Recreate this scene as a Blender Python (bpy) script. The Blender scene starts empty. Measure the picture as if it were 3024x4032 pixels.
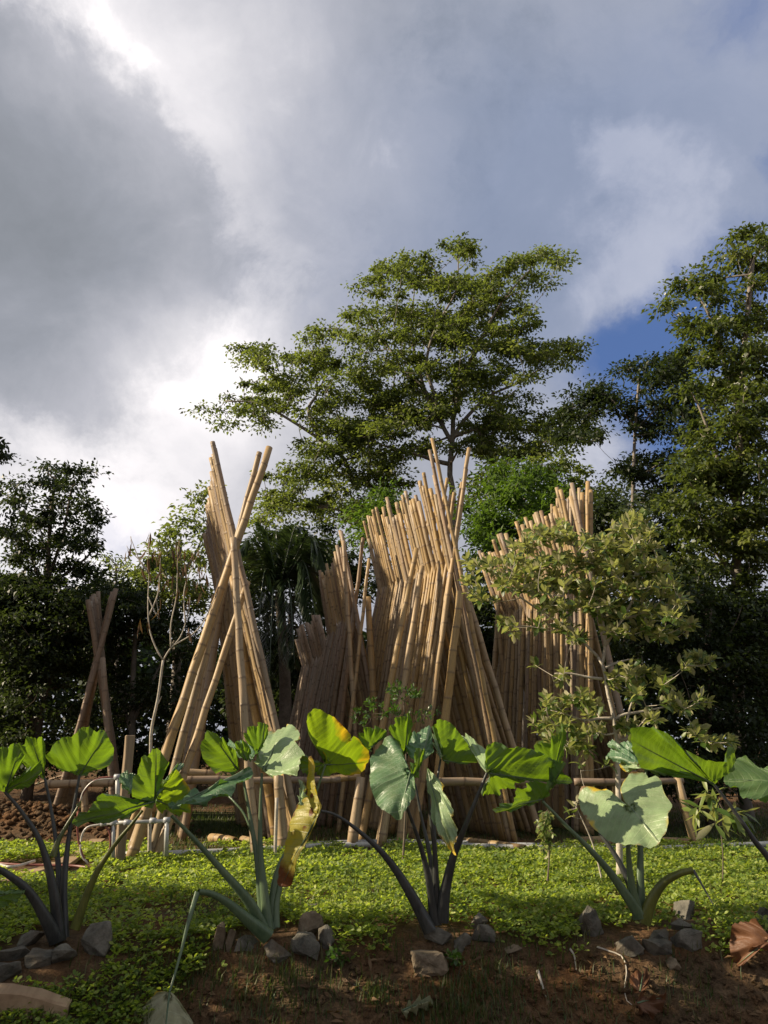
import bpy, bmesh, math, random
import numpy as np
from mathutils import Vector, Matrix, noise as mnoise

random.seed(7)
RNG = np.random.default_rng(7)
scene = bpy.context.scene
C = scene.collection
R = math.radians

# ------------------------------------------------------------------ camera
PITCH = R(18.1)
FPX = 2912.0
CAMZ = 1.0
cam_d = bpy.data.cameras.new('camera')
cam = bpy.data.objects.new('camera', cam_d)
C.objects.link(cam)
cam.location = (0, 0, CAMZ)
cam.rotation_euler = (math.pi/2 + PITCH, 0, 0)
cam_d.sensor_fit = 'VERTICAL'
cam_d.sensor_height = 36.0
cam_d.lens = 26.0
cam_d.clip_start = 0.05
cam_d.clip_end = 2000
scene.camera = cam
scene.view_settings.view_transform = 'Standard'
scene.view_settings.look = 'None'
scene.view_settings.exposure = 0.72
scene.view_settings.gamma = 1.0
scene.view_settings.use_curve_mapping = False
scene.cycles.max_bounces = 5
scene.cycles.diffuse_bounces = 3
scene.cycles.glossy_bounces = 2
scene.cycles.transmission_bounces = 3
scene.cycles.use_adaptive_sampling = True

SX, SY = (P_ := (math.sin(PITCH), math.cos(PITCH)))
def ray(px, py):
    u = (px-1512)/FPX; v = (2016-py)/FPX
    return np.array([u, SY - SX*v, SX + SY*v])
def P(px, py, Y):
    d = ray(px, py)
    t = Y/d[1]
    return np.array([0, 0, CAMZ]) + d*t
def X_at(px, Y, z):
    return (px-1512)/FPX*(SY*Y + SX*(z-CAMZ))
def mpp(Y, py=2400):          # metres per photograph pixel at depth Y
    v = (2016-py)/FPX
    return Y/(SY - SX*v)/FPX

# ------------------------------------------------------------------ sun
SUN = np.array([-0.86, -0.07, 0.46]); SUN /= np.linalg.norm(SUN)
sun_d = bpy.data.lights.new('sun', 'SUN')
sun_d.energy = 5.0
sun_d.angle = R(0.6)
sun_d.color = (1.0, 0.84, 0.62)
sun = bpy.data.objects.new('sun', sun_d)
C.objects.link(sun)
sun.rotation_euler = Vector(SUN).to_track_quat('Z', 'Y').to_euler()

# ------------------------------------------------------------------ world
world = bpy.data.worlds.new('World'); scene.world = world
world.use_nodes = True
nt = world.node_tree; nt.nodes.clear()
class NG:
    """small helper to write node graphs"""
    def __init__(s, nt): s.nt = nt
    def n(s, t, **k):
        x = s.nt.nodes.new(t)
        for a, b in k.items(): setattr(x, a, b)
        return x
    def put(s, sock, v):
        if isinstance(v, bpy.types.NodeSocket): s.nt.links.new(v, sock)
        elif v is not None:
            try: sock.default_value = v
            except Exception:
                sock.default_value = (v, v, v)
    def m(s, op, a, b=None, c=None, clamp=False):
        x = s.n('ShaderNodeMath', operation=op); x.use_clamp = clamp
        s.put(x.inputs[0], a); s.put(x.inputs[1], b)
        if c is not None: s.put(x.inputs[2], c)
        return x.outputs[0]
    def v(s, op, a, b=None):
        x = s.n('ShaderNodeVectorMath', operation=op)
        s.put(x.inputs[0], a); s.put(x.inputs[1], b)
        return x.outputs['Value'] if op in ('DOT_PRODUCT', 'LENGTH') else x.outputs[0]
    def mix(s, f, a, b, blend='MIX'):
        x = s.n('ShaderNodeMix', data_type='RGBA', blend_type=blend)
        s.put(x.inputs[0], f)
        s.put(x.inputs[6], a if isinstance(a, bpy.types.NodeSocket) else (*a, 1))
        s.put(x.inputs[7], b if isinstance(b, bpy.types.NodeSocket) else (*b, 1))
        return x.outputs[2]
    def noise(s, vec, scale, detail=4, rough=.55, dist=0):
        x = s.n('ShaderNodeTexNoise')
        if vec is not None: s.put(x.inputs['Vector'], vec)
        x.inputs['Scale'].default_value = scale; x.inputs['Detail'].default_value = detail
        x.inputs['Roughness'].default_value = rough; x.inputs['Distortion'].default_value = dist
        return x.outputs['Fac']
    def map(s, v, a, b, c=0., d=1., smooth=False):
        x = s.n('ShaderNodeMapRange'); x.clamp = True
        if smooth: x.interpolation_type = 'SMOOTHSTEP'
        s.put(x.inputs[0], v)
        for i, q in enumerate((a, b, c, d)): x.inputs[i+1].default_value = q
        return x.outputs[0]
    def ramp(s, f, stops):
        x = s.n('ShaderNodeValToRGB'); s.put(x.inputs[0], f)
        e = x.color_ramp.elements
        while len(e) < len(stops): e.new(.5)
        for q, (p, c) in zip(e, stops): q.position = p; q.color = (*c, 1)
        return x.outputs[0]

g = NG(nt)
sky = g.n('ShaderNodeTexSky', sky_type='NISHITA')
sky.sun_disc = False
sky.sun_elevation = math.asin(SUN[2])
sky.sun_rotation = math.atan2(SUN[0], SUN[1])
sky.air_density = 1.0; sky.dust_density = 0.6; sky.ozone_density = 2.0
tc = g.n('ShaderNodeTexCoord').outputs['Generated']
nrm = g.v('NORMALIZE', tc)
# domain warp so the cloud edges billow
wn = g.n('ShaderNodeTexNoise'); g.put(wn.inputs['Vector'], nrm); wn.inputs['Scale'].default_value = 2.6; wn.inputs['Detail'].default_value = 9; wn.inputs['Roughness'].default_value = .6
wv = g.v('MULTIPLY', g.v('SUBTRACT', wn.outputs['Color'], (.5, .5, .5)), (.26, .26, .26))
wd = g.v('NORMALIZE', g.v('ADD', nrm, wv))
def blobs(lst):
    tot = None
    for px, py, rad, amp in lst:
        d = ray(px, py); d /= np.linalg.norm(d)
        dp = g.v('DOT_PRODUCT', wd, tuple(d))
        k = 1.0/(2*(rad/FPX)**2)*2
        e = g.m('EXPONENT', g.m('MULTIPLY', g.m('SUBTRACT', dp, 1.0), k))
        e = g.m('MULTIPLY', e, amp)
        tot = e if tot is None else g.m('ADD', tot, e)
    return tot
n1 = g.noise(wd, 2.3, 7, .56)
n2 = g.noise(g.v('ADD', g.v('ADD', nrm, g.v('MULTIPLY', wv, (.25, .25, .25))), (3.1, 1.7, .4)), 7.5, 10, .60, .35)
bright = blobs([(420, 160, 170, .20), (640, 420, 260, .20), (1060, 450, 260, .06), (860, 1330, 210, .34), (980, 1520, 160, .16), (60, 1850, 420, .24), (650, 1780, 320, .14), (520, 2150, 260, .20), (1500, 620, 160, .03),
                (1900, 700, 520, -.10), (2150, 150, 360, -.08), (2150, 1050, 200, -.08), (60, 1350, 340, -.05)])
nd = g.noise(g.v('ADD', g.v('ADD', nrm, g.v('MULTIPLY', wv, (.45, .45, .45))), (5.3, .7, 2.4)), 4.6, 12, .66, .2)
dark = g.m('ADD', blobs([(200, 1000, 310, .55), (560, 1230, 210, .50), (100, 1450, 330, .34), (330, 380, 130, .45), (500, 640, 140, .42), (120, 600, 240, .40), (600, 880, 130, .25), (1250, 900, 200, .20), (2050, 330, 260, .34), (1700, 1000, 260, .20), (2230, 1000, 140, .30), (760, 1150, 120, .25)]), g.m('MULTIPLY', g.m('SUBTRACT', nd, .5), 1.5))
darkm = g.map(dark, .14, .60, 0, 1, True)
puff = g.m('ADD', blobs([(2370, 580, 110, .50), (2430, 680, 90, .40), (2650, 780, 190, .42), (2480, 1120, 130, .60), (2780, 520, 130, .32), (2400, 1780, 150, .65), (1080, 390, 110, .42), (1450, 560, 110, .30), (430, 60, 120, .38), (480, 260, 90, .38), (60, 60, 110, .36), (1700, 200, 120, .2)]), g.m('MULTIPLY', g.m('SUBTRACT', n2, .5), 1.7))
puffm = g.map(puff, .30, .85, 0, 1, True)
val = g.m('ADD', g.m('ADD', .57, bright), g.m('ADD', g.m('MULTIPLY', g.m('SUBTRACT', n1, .5), .22), g.m('MULTIPLY', g.m('SUBTRACT', n2, .5), .34)))
val = g.m('ADD', g.m('SUBTRACT', val, g.m('MULTIPLY', darkm, .25)), g.m('MULTIPLY', puffm, .24))
cloud = g.ramp(val, [(0., (.095, .104, .116)), (.22, (.130, .142, .158)), (.42, (.205, .216, .245)), (.60, (.310, .313, .345)), (.78, (.470, .460, .480)), (1., (.68, .65, .655))])
# how clear the sky is: blue on the right hand side
clear = blobs([(2640, 1270, 150, 1.25), (2500, 1400, 110, .6), (2990, 620, 80, 1.0), (2880, 1030, 120, .65), (2720, 1720, 170, .95), (2960, 60, 150, .5), (2200, 1450, 150, .25),
               (2430, 660, 150, -.3), (2470, 1100, 110, -.6), (2400, 1800, 110, -.7), (2750, 620, 120, -.2), (530, 2110, 90, .45)])
n3 = g.noise(g.v('ADD', wd, (7.1, 2.2, 5.4)), 5.0, 6, .58)
cm = g.m('ADD', g.m('ADD', clear, g.m('MULTIPLY', g.m('SUBTRACT', n3, .5), 1.7)), g.m('MULTIPLY', g.m('SUBTRACT', n1, .5), -.5))
cf = g.map(cm, .10, 1.05, 0, .93, True)
skyc = g.mix(1.0, sky.outputs[0], (.055, .062, .080), 'MULTIPLY')
cloud = g.mix(g.m('MINIMUM', blobs([(2500, 700, 620, .75), (3200, 1400, 600, .5), (1700, 900, 400, .25)]), .8), cloud, g.mix(.72, cloud, (.150, .195, .31)))
blue = g.mix(.55, g.mix(1., skyc, (.62, .62, .62), 'MULTIPLY'), (.060, .125, .32))
col = g.mix(cf, cloud, blue)
bright_out = g.v('MULTIPLY', col, (10., 10., 10.))
bg = g.n('ShaderNodeBackground'); g.put(bg.inputs[0], bright_out); bg.inputs[1].default_value = 0.10
wo = g.n('ShaderNodeOutputWorld'); nt.links.new(bg.outputs[0], wo.inputs[0])

# ------------------------------------------------------------------ helpers
def tag(o, label=None, cat=None, group=None, kind=None):
    if label and len(label.split()) > 16: print('LONG LABEL', label)
    if label: o['label'] = label
    if cat: o['category'] = cat
    if group: o['group'] = group
    if kind: o['kind'] = kind
    return o
def thing(name, label, cat, loc=(0, 0, 0), group=None):
    o = bpy.data.objects.new(name, None); C.objects.link(o)
    o.location = loc; o.empty_display_size = .1
    return tag(o, label, cat, group)
class MB:
    def __init__(s): s.v = []; s.q = []; s.t = []; s.tint = []; s.tt = []; s.n = 0; s.uv = []
    def add(s, v, q=None, t=None, tint=0.5, uv=None):
        v = np.asarray(v, float).reshape(-1, 3)
        if q is not None and len(q):
            q = np.asarray(q, int); s.q.append(q + s.n)
            s.tint.append(np.broadcast_to(np.asarray(tint, float), (len(q),)).copy())
        if t is not None and len(t):
            t = np.asarray(t, int); s.t.append(t + s.n)
            s.tt.append(np.broadcast_to(np.asarray(tint, float), (len(t),)).copy())
        s.v.append(v); s.n += len(v)
        if uv is not None: s.uv.append(uv)
    def tube(s, pts, rad, sides=6, cap=True, tint=.5):
        pts = np.asarray(pts, float); n = len(pts)
        rad = np.broadcast_to(np.asarray(rad, float), (n,))
        tg = np.gradient(pts, axis=0); tg /= (np.linalg.norm(tg, axis=1)[:, None]+1e-9)
        ref = np.array([0, 0, 1.]) if abs(tg[:, 2]).mean() < .8 else np.array([1., 0, 0])
        a = np.cross(tg, ref); a /= (np.linalg.norm(a, axis=1)[:, None]+1e-9)
        b = np.cross(tg, a)
        th = np.linspace(0, 2*np.pi, sides, endpoint=False)
        v = pts[:, None] + rad[:, None, None]*(np.cos(th)[None, :, None]*a[:, None] + np.sin(th)[None, :, None]*b[:, None])
        i = np.arange(n-1)[:, None]*sides; j = np.arange(sides)[None]; k = (j+1) % sides
        q = np.stack([i+j, i+k, i+k+sides, i+j+sides], -1).reshape(-1, 4)
        v = v.reshape(-1, 3); t = None
        if cap:
            v = np.vstack([v, pts[:1], pts[-1:]]); c0 = n*sides; c1 = c0+1
            jj = np.arange(sides); kk = (jj+1) % sides
            t = np.vstack([np.stack([jj*0+c0, kk, jj], -1), np.stack([jj*0+c1, (n-1)*sides+jj, (n-1)*sides+kk], -1)])
        s.add(v, q, t, tint)
    def box(s, M, sx, sy, sz, tint=.5):
        v = np.array([[x, y, z] for x in (-.5, .5) for y in (-.5, .5) for z in (-.5, .5)])*[sx, sy, sz]
        v = v @ np.array(M.to_3x3()).T + np.array(M.translation)
        s.add(v, [[0, 1, 3, 2], [4, 6, 7, 5], [0, 4, 5, 1], [2, 3, 7, 6], [0, 2, 6, 4], [1, 5, 7, 3]], None, tint)
    def data(s, name, mat, smooth=False):
        me = bpy.data.meshes.new(name)
        if s.n:
            v = np.vstack(s.v)
            q = np.vstack(s.q) if s.q else np.zeros((0, 4), int)
            t = np.vstack(s.t) if s.t else np.zeros((0, 3), int)
            me.vertices.add(len(v)); me.vertices.foreach_set('co', v.ravel())
            lp = np.concatenate([q.ravel(), t.ravel()])
            st = np.concatenate([np.arange(len(q))*4, len(q)*4 + np.arange(len(t))*3])
            me.loops.add(len(lp)); me.loops.foreach_set('vertex_index', lp)
            me.polygons.add(len(st)); me.polygons.foreach_set('loop_start', st)
            if smooth: me.polygons.foreach_set('use_smooth', np.ones(len(st), bool))
            tn = np.concatenate((s.tint or [np.zeros(0)]) + (s.tt or [np.zeros(0)]))
            at = me.attributes.new('tint', 'FLOAT', 'FACE'); at.data.foreach_set('value', tn)
            if s.uv:
                uv = np.vstack(s.uv)
                at = me.attributes.new('st', 'FLOAT_VECTOR', 'POINT')
                at.data.foreach_set('vector', uv.ravel())
            me.update(calc_edges=True)
        if mat: me.materials.append(mat)
        return me
    def build(s, name, mat, parent=None, smooth=False, kind=None):
        o = bpy.data.objects.new(name, s.data(name, mat, smooth)); C.objects.link(o)
        if parent is not None:
            o.parent = parent
            o.matrix_parent_inverse = Matrix.Translation(-Vector(parent.location)) if parent.type == 'EMPTY' else Matrix()
        if kind: o['kind'] = kind
        return o
def rebase(o, loc):
    """move a top-level mesh object's origin to loc, its geometry staying put"""
    o.data.transform(Matrix.Translation(-Vector(loc))); o.location = loc
    return o

# smooth pseudo noise for shapes
_ph = RNG.uniform(0, 6.28, (6, 8)); _fr = RNG.uniform(.6, 1.6, (6, 8, 2)); _dr = RNG.uniform(0, 6.28, (6, 8))
def wob(x, y, scale, ch=0):
    x = np.asarray(x, float); y = np.asarray(y, float); r = 0
    for k in range(8):
        f = scale*_fr[ch, k, 0]
        r = r + np.sin((x*np.cos(_dr[ch, k]) + y*np.sin(_dr[ch, k]))*f + _ph[ch, k] + 1.3*np.sin((x*np.sin(_dr[ch, k]) - y*np.cos(_dr[ch, k]))*f*.6))
    return r/8
def sstep(a, b, x):
    t = np.clip((np.asarray(x, float)-a)/(b-a), 0, 1); return t*t*(3-2*t)

# ------------------------------------------------------------------ ground shape
def edge_y(x):
    return 4.82 + .06*wob(x, 0*np.asarray(x, float), 2.2, 1) - .05*sstep(-1.0, -2.2, x)
def gh(x, y):
    x = np.asarray(x, float); y = np.asarray(y, float)
    d = edge_y(x) - y
    left = sstep(-.7, -1.9, x)
    slope = 1.12*(1-left) + .62*left
    drop = .80*(1-np.exp(-np.clip(d, 0, None)*slope/.80))*1.0
    drop = np.where(d < .0, 0, drop)
    lip = .035*np.exp(-(d/.16)**2)
    z = -drop - lip + .03*wob(x, y, 1.3, 2) + .012*wob(x, y, 5.0, 3)
    near = np.exp(-np.clip(np.abs(y-4.6)-.8, 0, None)/.5)
    z = z + near*(.010*wob(x, y, 16, 4) + .006*wob(x, y, 37, 5))*np.where(d > -.05, 1.0, .4)
    # heap of reddish soil on the left, low swell behind
    mx = X_at(60, 10.5, .2)
    z = z + .36*np.exp(-(((x-mx)/1.1)**2 + ((y-10.8)/.9)**2))*(1+.25*wob(x, y, 6, 4))
    z = z + .42*sstep(13, 20, y) + .02*np.clip(y-20, 0, 60)
    return z
def ground_pt(px, py, lo=3.2, hi=30):
    ys = np.linspace(lo, hi, 6000); d = ray(px, py)
    t = ys/d[1]; X = d[0]*t; Z = CAMZ + d[2]*t
    below = np.nonzero(Z <= gh(X, ys))[0]
    k = below[0] if len(below) else len(ys)-1
    return np.array([X[k], ys[k], float(gh(X[k], ys[k]))])

# ------------------------------------------------------------------ materials
def new_mat(name):
    m = bpy.data.materials.new(name); m.use_nodes = True; m.node_tree.nodes.clear()
    return m, NG(m.node_tree)
def finish(g, sh, disp=None):
    o = g.n('ShaderNodeOutputMaterial'); g.nt.links.new(sh, o.inputs[0])
def principled(g, col, rough=.7, spec=.3, normal=None):
    b = g.n('ShaderNodeBsdfPrincipled')
    g.put(b.inputs['Base Color'], col if isinstance(col, bpy.types.NodeSocket) else (*col, 1))
    g.put(b.inputs['Roughness'], rough); g.put(b.inputs['Specular IOR Level'], spec)
    if normal is not None: g.put(b.inputs['Normal'], normal)
    return b.outputs[0]
def bump(g, h, dist=.01, st=.6):
    b = g.n('ShaderNodeBump'); g.put(b.inputs['Height'], h); b.inputs['Distance'].default_value = dist; b.inputs['Strength'].default_value = st
    return b.outputs[0]
def leaf_mat(name, cols, trans, tw=.4, rough=.5, spec=.35, back=None):
    """thin leaf: diffuse top + light coming through"""
    m, g = new_mat(name)
    at = g.n('ShaderNodeAttribute'); at.attribute_name = 'tint'
    c = g.ramp(at.outputs['Fac'], [(i/(len(cols)-1), q) for i, q in enumerate(cols)])
    if back:
        geo = g.n('ShaderNodeNewGeometry')
        c = g.mix(geo.outputs['Backfacing'], c, back)
    tr = g.n('ShaderNodeBsdfTranslucent')
    tcol = g.mix(.5, g.mix(1.0, c, (2.0, 2.2, 1.0), 'MULTIPLY'), trans)
    g.put(tr.inputs[0], tcol)
    mx = g.n('ShaderNodeMixShader'); mx.inputs[0].default_value = tw
    g.nt.links.new(principled(g, c, rough, spec), mx.inputs[1]); g.nt.links.new(tr.outputs[0], mx.inputs[2])
    finish(g, mx.outputs[0]); return m
def solid_mat(name, c1, c2, scale=8, rough=.75, spec=.2, b=.4, dist=.01, stretch=None, coord='Object'):
    m, g = new_mat(name)
    t = g.n('ShaderNodeTexCoord').outputs[coord]
    if stretch: t = g.v('MULTIPLY', t, stretch)
    n = g.noise(t, scale, 6, .62)
    n2 = g.noise(t, scale*5, 4, .6)
    f = g.map(g.m('ADD', g.m('MULTIPLY', n, .7), g.m('MULTIPLY', n2, .3)), .35, .66)
    finish(g, principled(g, g.mix(f, c1, c2), rough, spec, bump(g, n2, dist, b))); return m

M = {}
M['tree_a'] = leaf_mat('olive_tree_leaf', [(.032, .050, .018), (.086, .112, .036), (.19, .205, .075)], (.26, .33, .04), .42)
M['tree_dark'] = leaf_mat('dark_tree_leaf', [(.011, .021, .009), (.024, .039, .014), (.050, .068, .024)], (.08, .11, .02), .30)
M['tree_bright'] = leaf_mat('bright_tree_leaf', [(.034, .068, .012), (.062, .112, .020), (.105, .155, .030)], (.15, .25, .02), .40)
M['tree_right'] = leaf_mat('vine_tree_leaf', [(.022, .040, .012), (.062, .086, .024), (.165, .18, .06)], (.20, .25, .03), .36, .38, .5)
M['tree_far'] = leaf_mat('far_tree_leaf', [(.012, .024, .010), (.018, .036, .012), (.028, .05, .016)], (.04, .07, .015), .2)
M['palm'] = leaf_mat('palm_leaflet', [(.020, .038, .016), (.055, .080, .034)], (.08, .13, .03), .22, .28, .7)
M['sapling'] = leaf_mat('downy_leaf', [(.022, .055, .010), (.065, .115, .020), (.23, .27, .07)], (.24, .30, .04), .38, .42, .45, back=(.34, .32, .19))
M['bush'] = leaf_mat('glossy_small_leaf', [(.020, .05, .012), (.06, .12, .018)], (.12, .24, .02), .35, .35, .5)
M['cover'] = leaf_mat('ground_cover_leaf', [(.030, .070, .014), (.16, .235, .045), (.44, .47, .13)], (.50, .58, .04), .46, .5, .3)
M['grass'] = leaf_mat('grass_blade', [(.025, .05, .012), (.05, .08, .02), (.12, .11, .04)], (.12, .18, .02), .3)
M['dry'] = leaf_mat('dry_leaf', [(.055, .032, .020), (.11, .065, .035), (.20, .13, .07)], (.16, .08, .02), .18, .7, .2)
M['bark_pale'] = solid_mat('pale_bark', (.30, .27, .215), (.52, .47, .39), 9, b=.5)
M['bark_dark'] = solid_mat('dark_bark', (.07, .055, .04), (.16, .13, .10), 6, b=.5)
M['bark_grey'] = solid_mat('grey_bark', (.14, .12, .10), (.27, .24, .20), 5, b=.5)
M['wood'] = solid_mat('weathered_wood', (.17, .125, .08), (.33, .25, .165), 6, b=.5, stretch=(1, 1, .12), dist=.004)
M['plank'] = solid_mat('plank_wood', (.24, .16, .095), (.42, .31, .19), 6, b=.4, stretch=(.15, 1, 1), dist=.003)
M['pvc'] = solid_mat('grey_plastic_pipe', (.28, .29, .30), (.42, .43, .44), 14, .4, .4, .1, .001)
M['pvc_white'] = solid_mat('white_plastic_pipe', (.32, .32, .30), (.50, .50, .47), 5, .4, .4, .1, .001)
M['hose_red'] = solid_mat('red_hose', (.13, .04, .03), (.26, .09, .07), 9, .45, .4, .1, .001)
M['hose_clear'] = solid_mat('pale_hose', (.36, .33, .29), (.55, .52, .47), 9, .35, .5, .1, .001)

def rock_mat(name, c1, c2):
    m, g = new_mat(name)
    t = g.n('ShaderNodeTexCoord').outputs['Object']
    oi = g.n('ShaderNodeObjectInfo').outputs['Random']
    t = g.v('ADD', t, g.m('MULTIPLY', oi, 9.))
    n = g.noise(t, 9, 8, .7); n2 = g.noise(t, 60, 5, .7); n3 = g.noise(t, 3.5, 4, .6, 1.)
    c = g.mix(g.map(n, .35, .65), c1, c2)
    c = g.mix(g.map(n3, .52, .70, 0, .7), c, (.10, .072, .045))
    c = g.mix(g.map(n2, .55, .75, 0, .4), c, (.05, .045, .04))
    h = g.m('ADD', n, g.m('MULTIPLY', n2, .5))
    finish(g, principled(g, c, .85, .2, bump(g, h, .02, .8))); return m
M['rock'] = rock_mat('grey_rock', (.060, .058, .048), (.185, .172, .138))
M['rock_tan'] = rock_mat('tan_rock', (.10, .080, .052), (.28, .22, .15))

def bamboo_mat(name, a, b, grey, gr=.4):
    m, g = new_mat(name)
    tcn = g.n('ShaderNodeTexCoord').outputs['Object']
    rnd = g.n('ShaderNodeObjectInfo').outputs['Random']
    off = g.v('ADD', tcn, g.m('MULTIPLY', rnd, 37.))
    n1 = g.noise(g.v('MULTIPLY', off, (1, 1, .35)), 5, 6, .6)
    n2 = g.noise(g.v('MULTIPLY', off, (1, 1, .05)), 60, 3, .6)
    n3 = g.noise(off, 28, 5, .7)
    st = g.n('ShaderNodeAttribute'); st.attribute_name = 'st'
    node = g.n('ShaderNodeSeparateXYZ'); g.put(node.inputs[0], st.outputs['Vector'])
    c = g.mix(g.map(g.m('ADD', g.m('MULTIPLY', n1, .6), g.m('MULTIPLY', n2, .4)), .36, .64), a, b)
    c = g.mix(g.m('MULTIPLY', g.map(g.m('ADD', n1, g.m('MULTIPLY', g.m('SUBTRACT', rnd, .5), .35)), .46, .66), gr), c, grey)
    hsv = g.n('ShaderNodeHueSaturation'); g.put(hsv.inputs['Color'], c)
    g.put(hsv.inputs['Value'], g.m('ADD', .66, g.m('MULTIPLY', rnd, .60)))
    g.put(hsv.inputs['Saturation'], g.m('ADD', .8, g.m('MULTIPLY', g.m('FRACT', g.m('MULTIPLY', rnd, 7.3)), .35)))
    c = hsv.outputs[0]
    c = g.mix(g.m('MULTIPLY', g.map(n3, .56, .72), .5), c, (.10, .065, .04))
    c = g.mix(g.m('MULTIPLY', node.outputs[0], .8), c, (.13, .085, .05))
    c = g.mix(node.outputs[1], c, (.035, .024, .016))
    finish(g, principled(g, c, .5, .35, bump(g, g.m('ADD', n2, n3), .003, .5))); return m
M['bamboo'] = bamboo_mat('tan_bamboo', (.28, .182, .088), (.52, .382, .195), (.16, .12, .078), .6)
M['bamboo_old'] = bamboo_mat('grey_bamboo', (.23, .155, .10), (.35, .255, .17), (.16, .135, .10), .7)

def taro_mat(name, top, under, trans, tw, vein=(.22, .30, .14), yellow=0., spots=0., rough=.42):
    m, g = new_mat(name)
    at = g.n('ShaderNodeAttribute'); at.attribute_name = 'st'
    sp = g.n('ShaderNodeSeparateXYZ'); g.put(sp.inputs[0], at.outputs['Vector'])
    s, t, r = sp.outputs
    ab = g.m('ABSOLUTE', t)
    obj = g.n('ShaderNodeTexCoord').outputs['Object']
    n1 = g.noise(obj, 9, 5, .6); n2 = g.noise(obj, 45, 4, .65); n0 = g.noise(obj, 3.2, 3, .6)
    sw = g.m('ADD', s, g.m('MULTIPLY', g.m('SUBTRACT', n1, .5), .02))
    # midrib, paired side veins, fine net
    mid = g.map(ab, .0025, .0075, 1, 0)
    ph = g.m('MULTIPLY', g.m('SUBTRACT', sw, g.m('MULTIPLY', g.m('POWER', ab, 1.25), .95)), 1/.047)
    lat = g.m('PINGPONG', ph, .5)
    latv = g.map(lat, .0, .085, 1, 0)
    vo = g.n('ShaderNodeTexVoronoi', feature='DISTANCE_TO_EDGE'); g.put(vo.inputs['Vector'], obj); vo.inputs['Scale'].default_value = 75
    net = g.map(vo.outputs['Distance'], 0, .06, .35, 0)
    v = g.m('MAXIMUM', g.m('MAXIMUM', mid, g.m('MULTIPLY', latv, .75)), net)
    geo = g.n('ShaderNodeNewGeometry').outputs['Backfacing']
    base = g.mix(geo, top, under)
    base = g.mix(g.map(n1, .35, .7), base, tuple(q*1.45 for q in top))
    base = g.mix(g.m('MULTIPLY', g.map(n2, .5, .75), .25), base, tuple(q*.55 for q in top))
    c = g.mix(g.m('MULTIPLY', v, .68), base, vein)
    tcol = g.mix(g.m('MULTIPLY', v, .75), trans, tuple(q*.45 for q in trans))
    tcol = g.mix(g.m('MULTIPLY', g.map(n0, .4, .65), .4), tcol, tuple(q*w for q, w in zip(trans, (.55, .7, .6))))
    if yellow > 0:
        ye = g.m('ADD', r, g.m('MULTIPLY', g.m('SUBTRACT', n0, .5), 1.6))
        yf = g.map(ye, 1.12-yellow*.55, 1.22-yellow*.35, 0, 1)
        c = g.mix(yf, c, (.50, .36, .03)); tcol = g.mix(yf, tcol, (.75, .52, .02))
        bf = g.map(g.m('ADD', r, g.m('MULTIPLY', g.m('SUBTRACT', n1, .5), .5)), .99, 1.04, 0, .9)
        c = g.mix(bf, c, (.17, .075, .02)); tcol = g.mix(bf, tcol, (.22, .08, .01))
    if spots > 0:
        sv = g.n('ShaderNodeTexVoronoi'); g.put(sv.inputs['Vector'], g.v('ADD', obj, g.v('MULTIPLY', (1., 1., 1.), g.m('MULTIPLY', n1, .03)))); sv.inputs['Scale'].default_value = 11
        sf = g.m('MULTIPLY', g.map(sv.outputs['Distance'], .20, .27, 1, 0), g.map(n0, .42, .5))
        tipb = g.map(g.m('ADD', s, g.m('MULTIPLY', n1, .12)), .40, .47)
        c = g.mix(g.m('MAXIMUM', sf, tipb), c, (.15, .055, .018)); tcol = g.mix(g.m('MAXIMUM', sf, tipb), tcol, (.2, .06, .01))
    tr = g.n('ShaderNodeBsdfTranslucent'); g.put(tr.inputs[0], tcol)
    bp = bump(g, g.m('ADD', g.m('MULTIPLY', v, -.6), g.m('MULTIPLY', g.m('COSINE', g.m('MULTIPLY', ph, 6.283)), .22)), .006, .45)
    mx = g.n('ShaderNodeMixShader'); mx.inputs[0].default_value = tw
    g.put(tr.inputs['Normal'], bp)
    g.nt.links.new(principled(g, c, rough, .4, bp), mx.inputs[1]); g.nt.links.new(tr.outputs[0], mx.inputs[2])
    finish(g, mx.outputs[0]); return m
M['taro'] = taro_mat('taro_leaf', (.055, .105, .040), (.080, .135, .045), (.26, .43, .015), .40)
M['taro_blue'] = taro_mat('taro_leaf_waxy', (.062, .130, .062), (.09, .145, .06), (.16, .32, .03), .25, vein=(.30, .38, .24), rough=.36)
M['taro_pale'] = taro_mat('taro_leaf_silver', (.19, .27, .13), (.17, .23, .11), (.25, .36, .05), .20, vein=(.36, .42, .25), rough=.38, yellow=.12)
M['taro_yellow'] = taro_mat('taro_leaf_yellowing', (.075, .135, .03), (.12, .16, .03), (.34, .50, .012), .48, yellow=.36)
M['taro_spotted'] = taro_mat('taro_leaf_dying', (.30, .27, .04), (.34, .29, .05), (.72, .58, .03), .45, yellow=.40, spots=1.)
M['taro_faded'] = taro_mat('taro_leaf_faded', (.26, .26, .15), (.26, .25, .16), (.30, .30, .08), .22, vein=(.36, .40, .26), yellow=.2)
def stalk_mat(name, a, b):
    m, g = new_mat(name)
    t = g.n('ShaderNodeTexCoord').outputs['Object']
    n = g.noise(t, 5, 4, .6); n2 = g.noise(g.v('MULTIPLY', t, (1, 1, .12)), 90, 3, .6)
    c = g.mix(g.map(g.m('ADD', g.m('MULTIPLY', n, .6), g.m('MULTIPLY', n2, .4)), .35, .65), a, b)
    finish(g, principled(g, c, .38, .45, bump(g, n2, .004, .5))); return m
M['stalk_dark'] = stalk_mat('purple_stalk', (.022, .024, .024), (.062, .066, .060))
M['stalk_green'] = stalk_mat('green_stalk', (.055, .095, .050), (.12, .17, .085))
M['stalk_olive'] = stalk_mat('olive_stalk', (.06, .075, .018), (.15, .16, .035))

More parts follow.
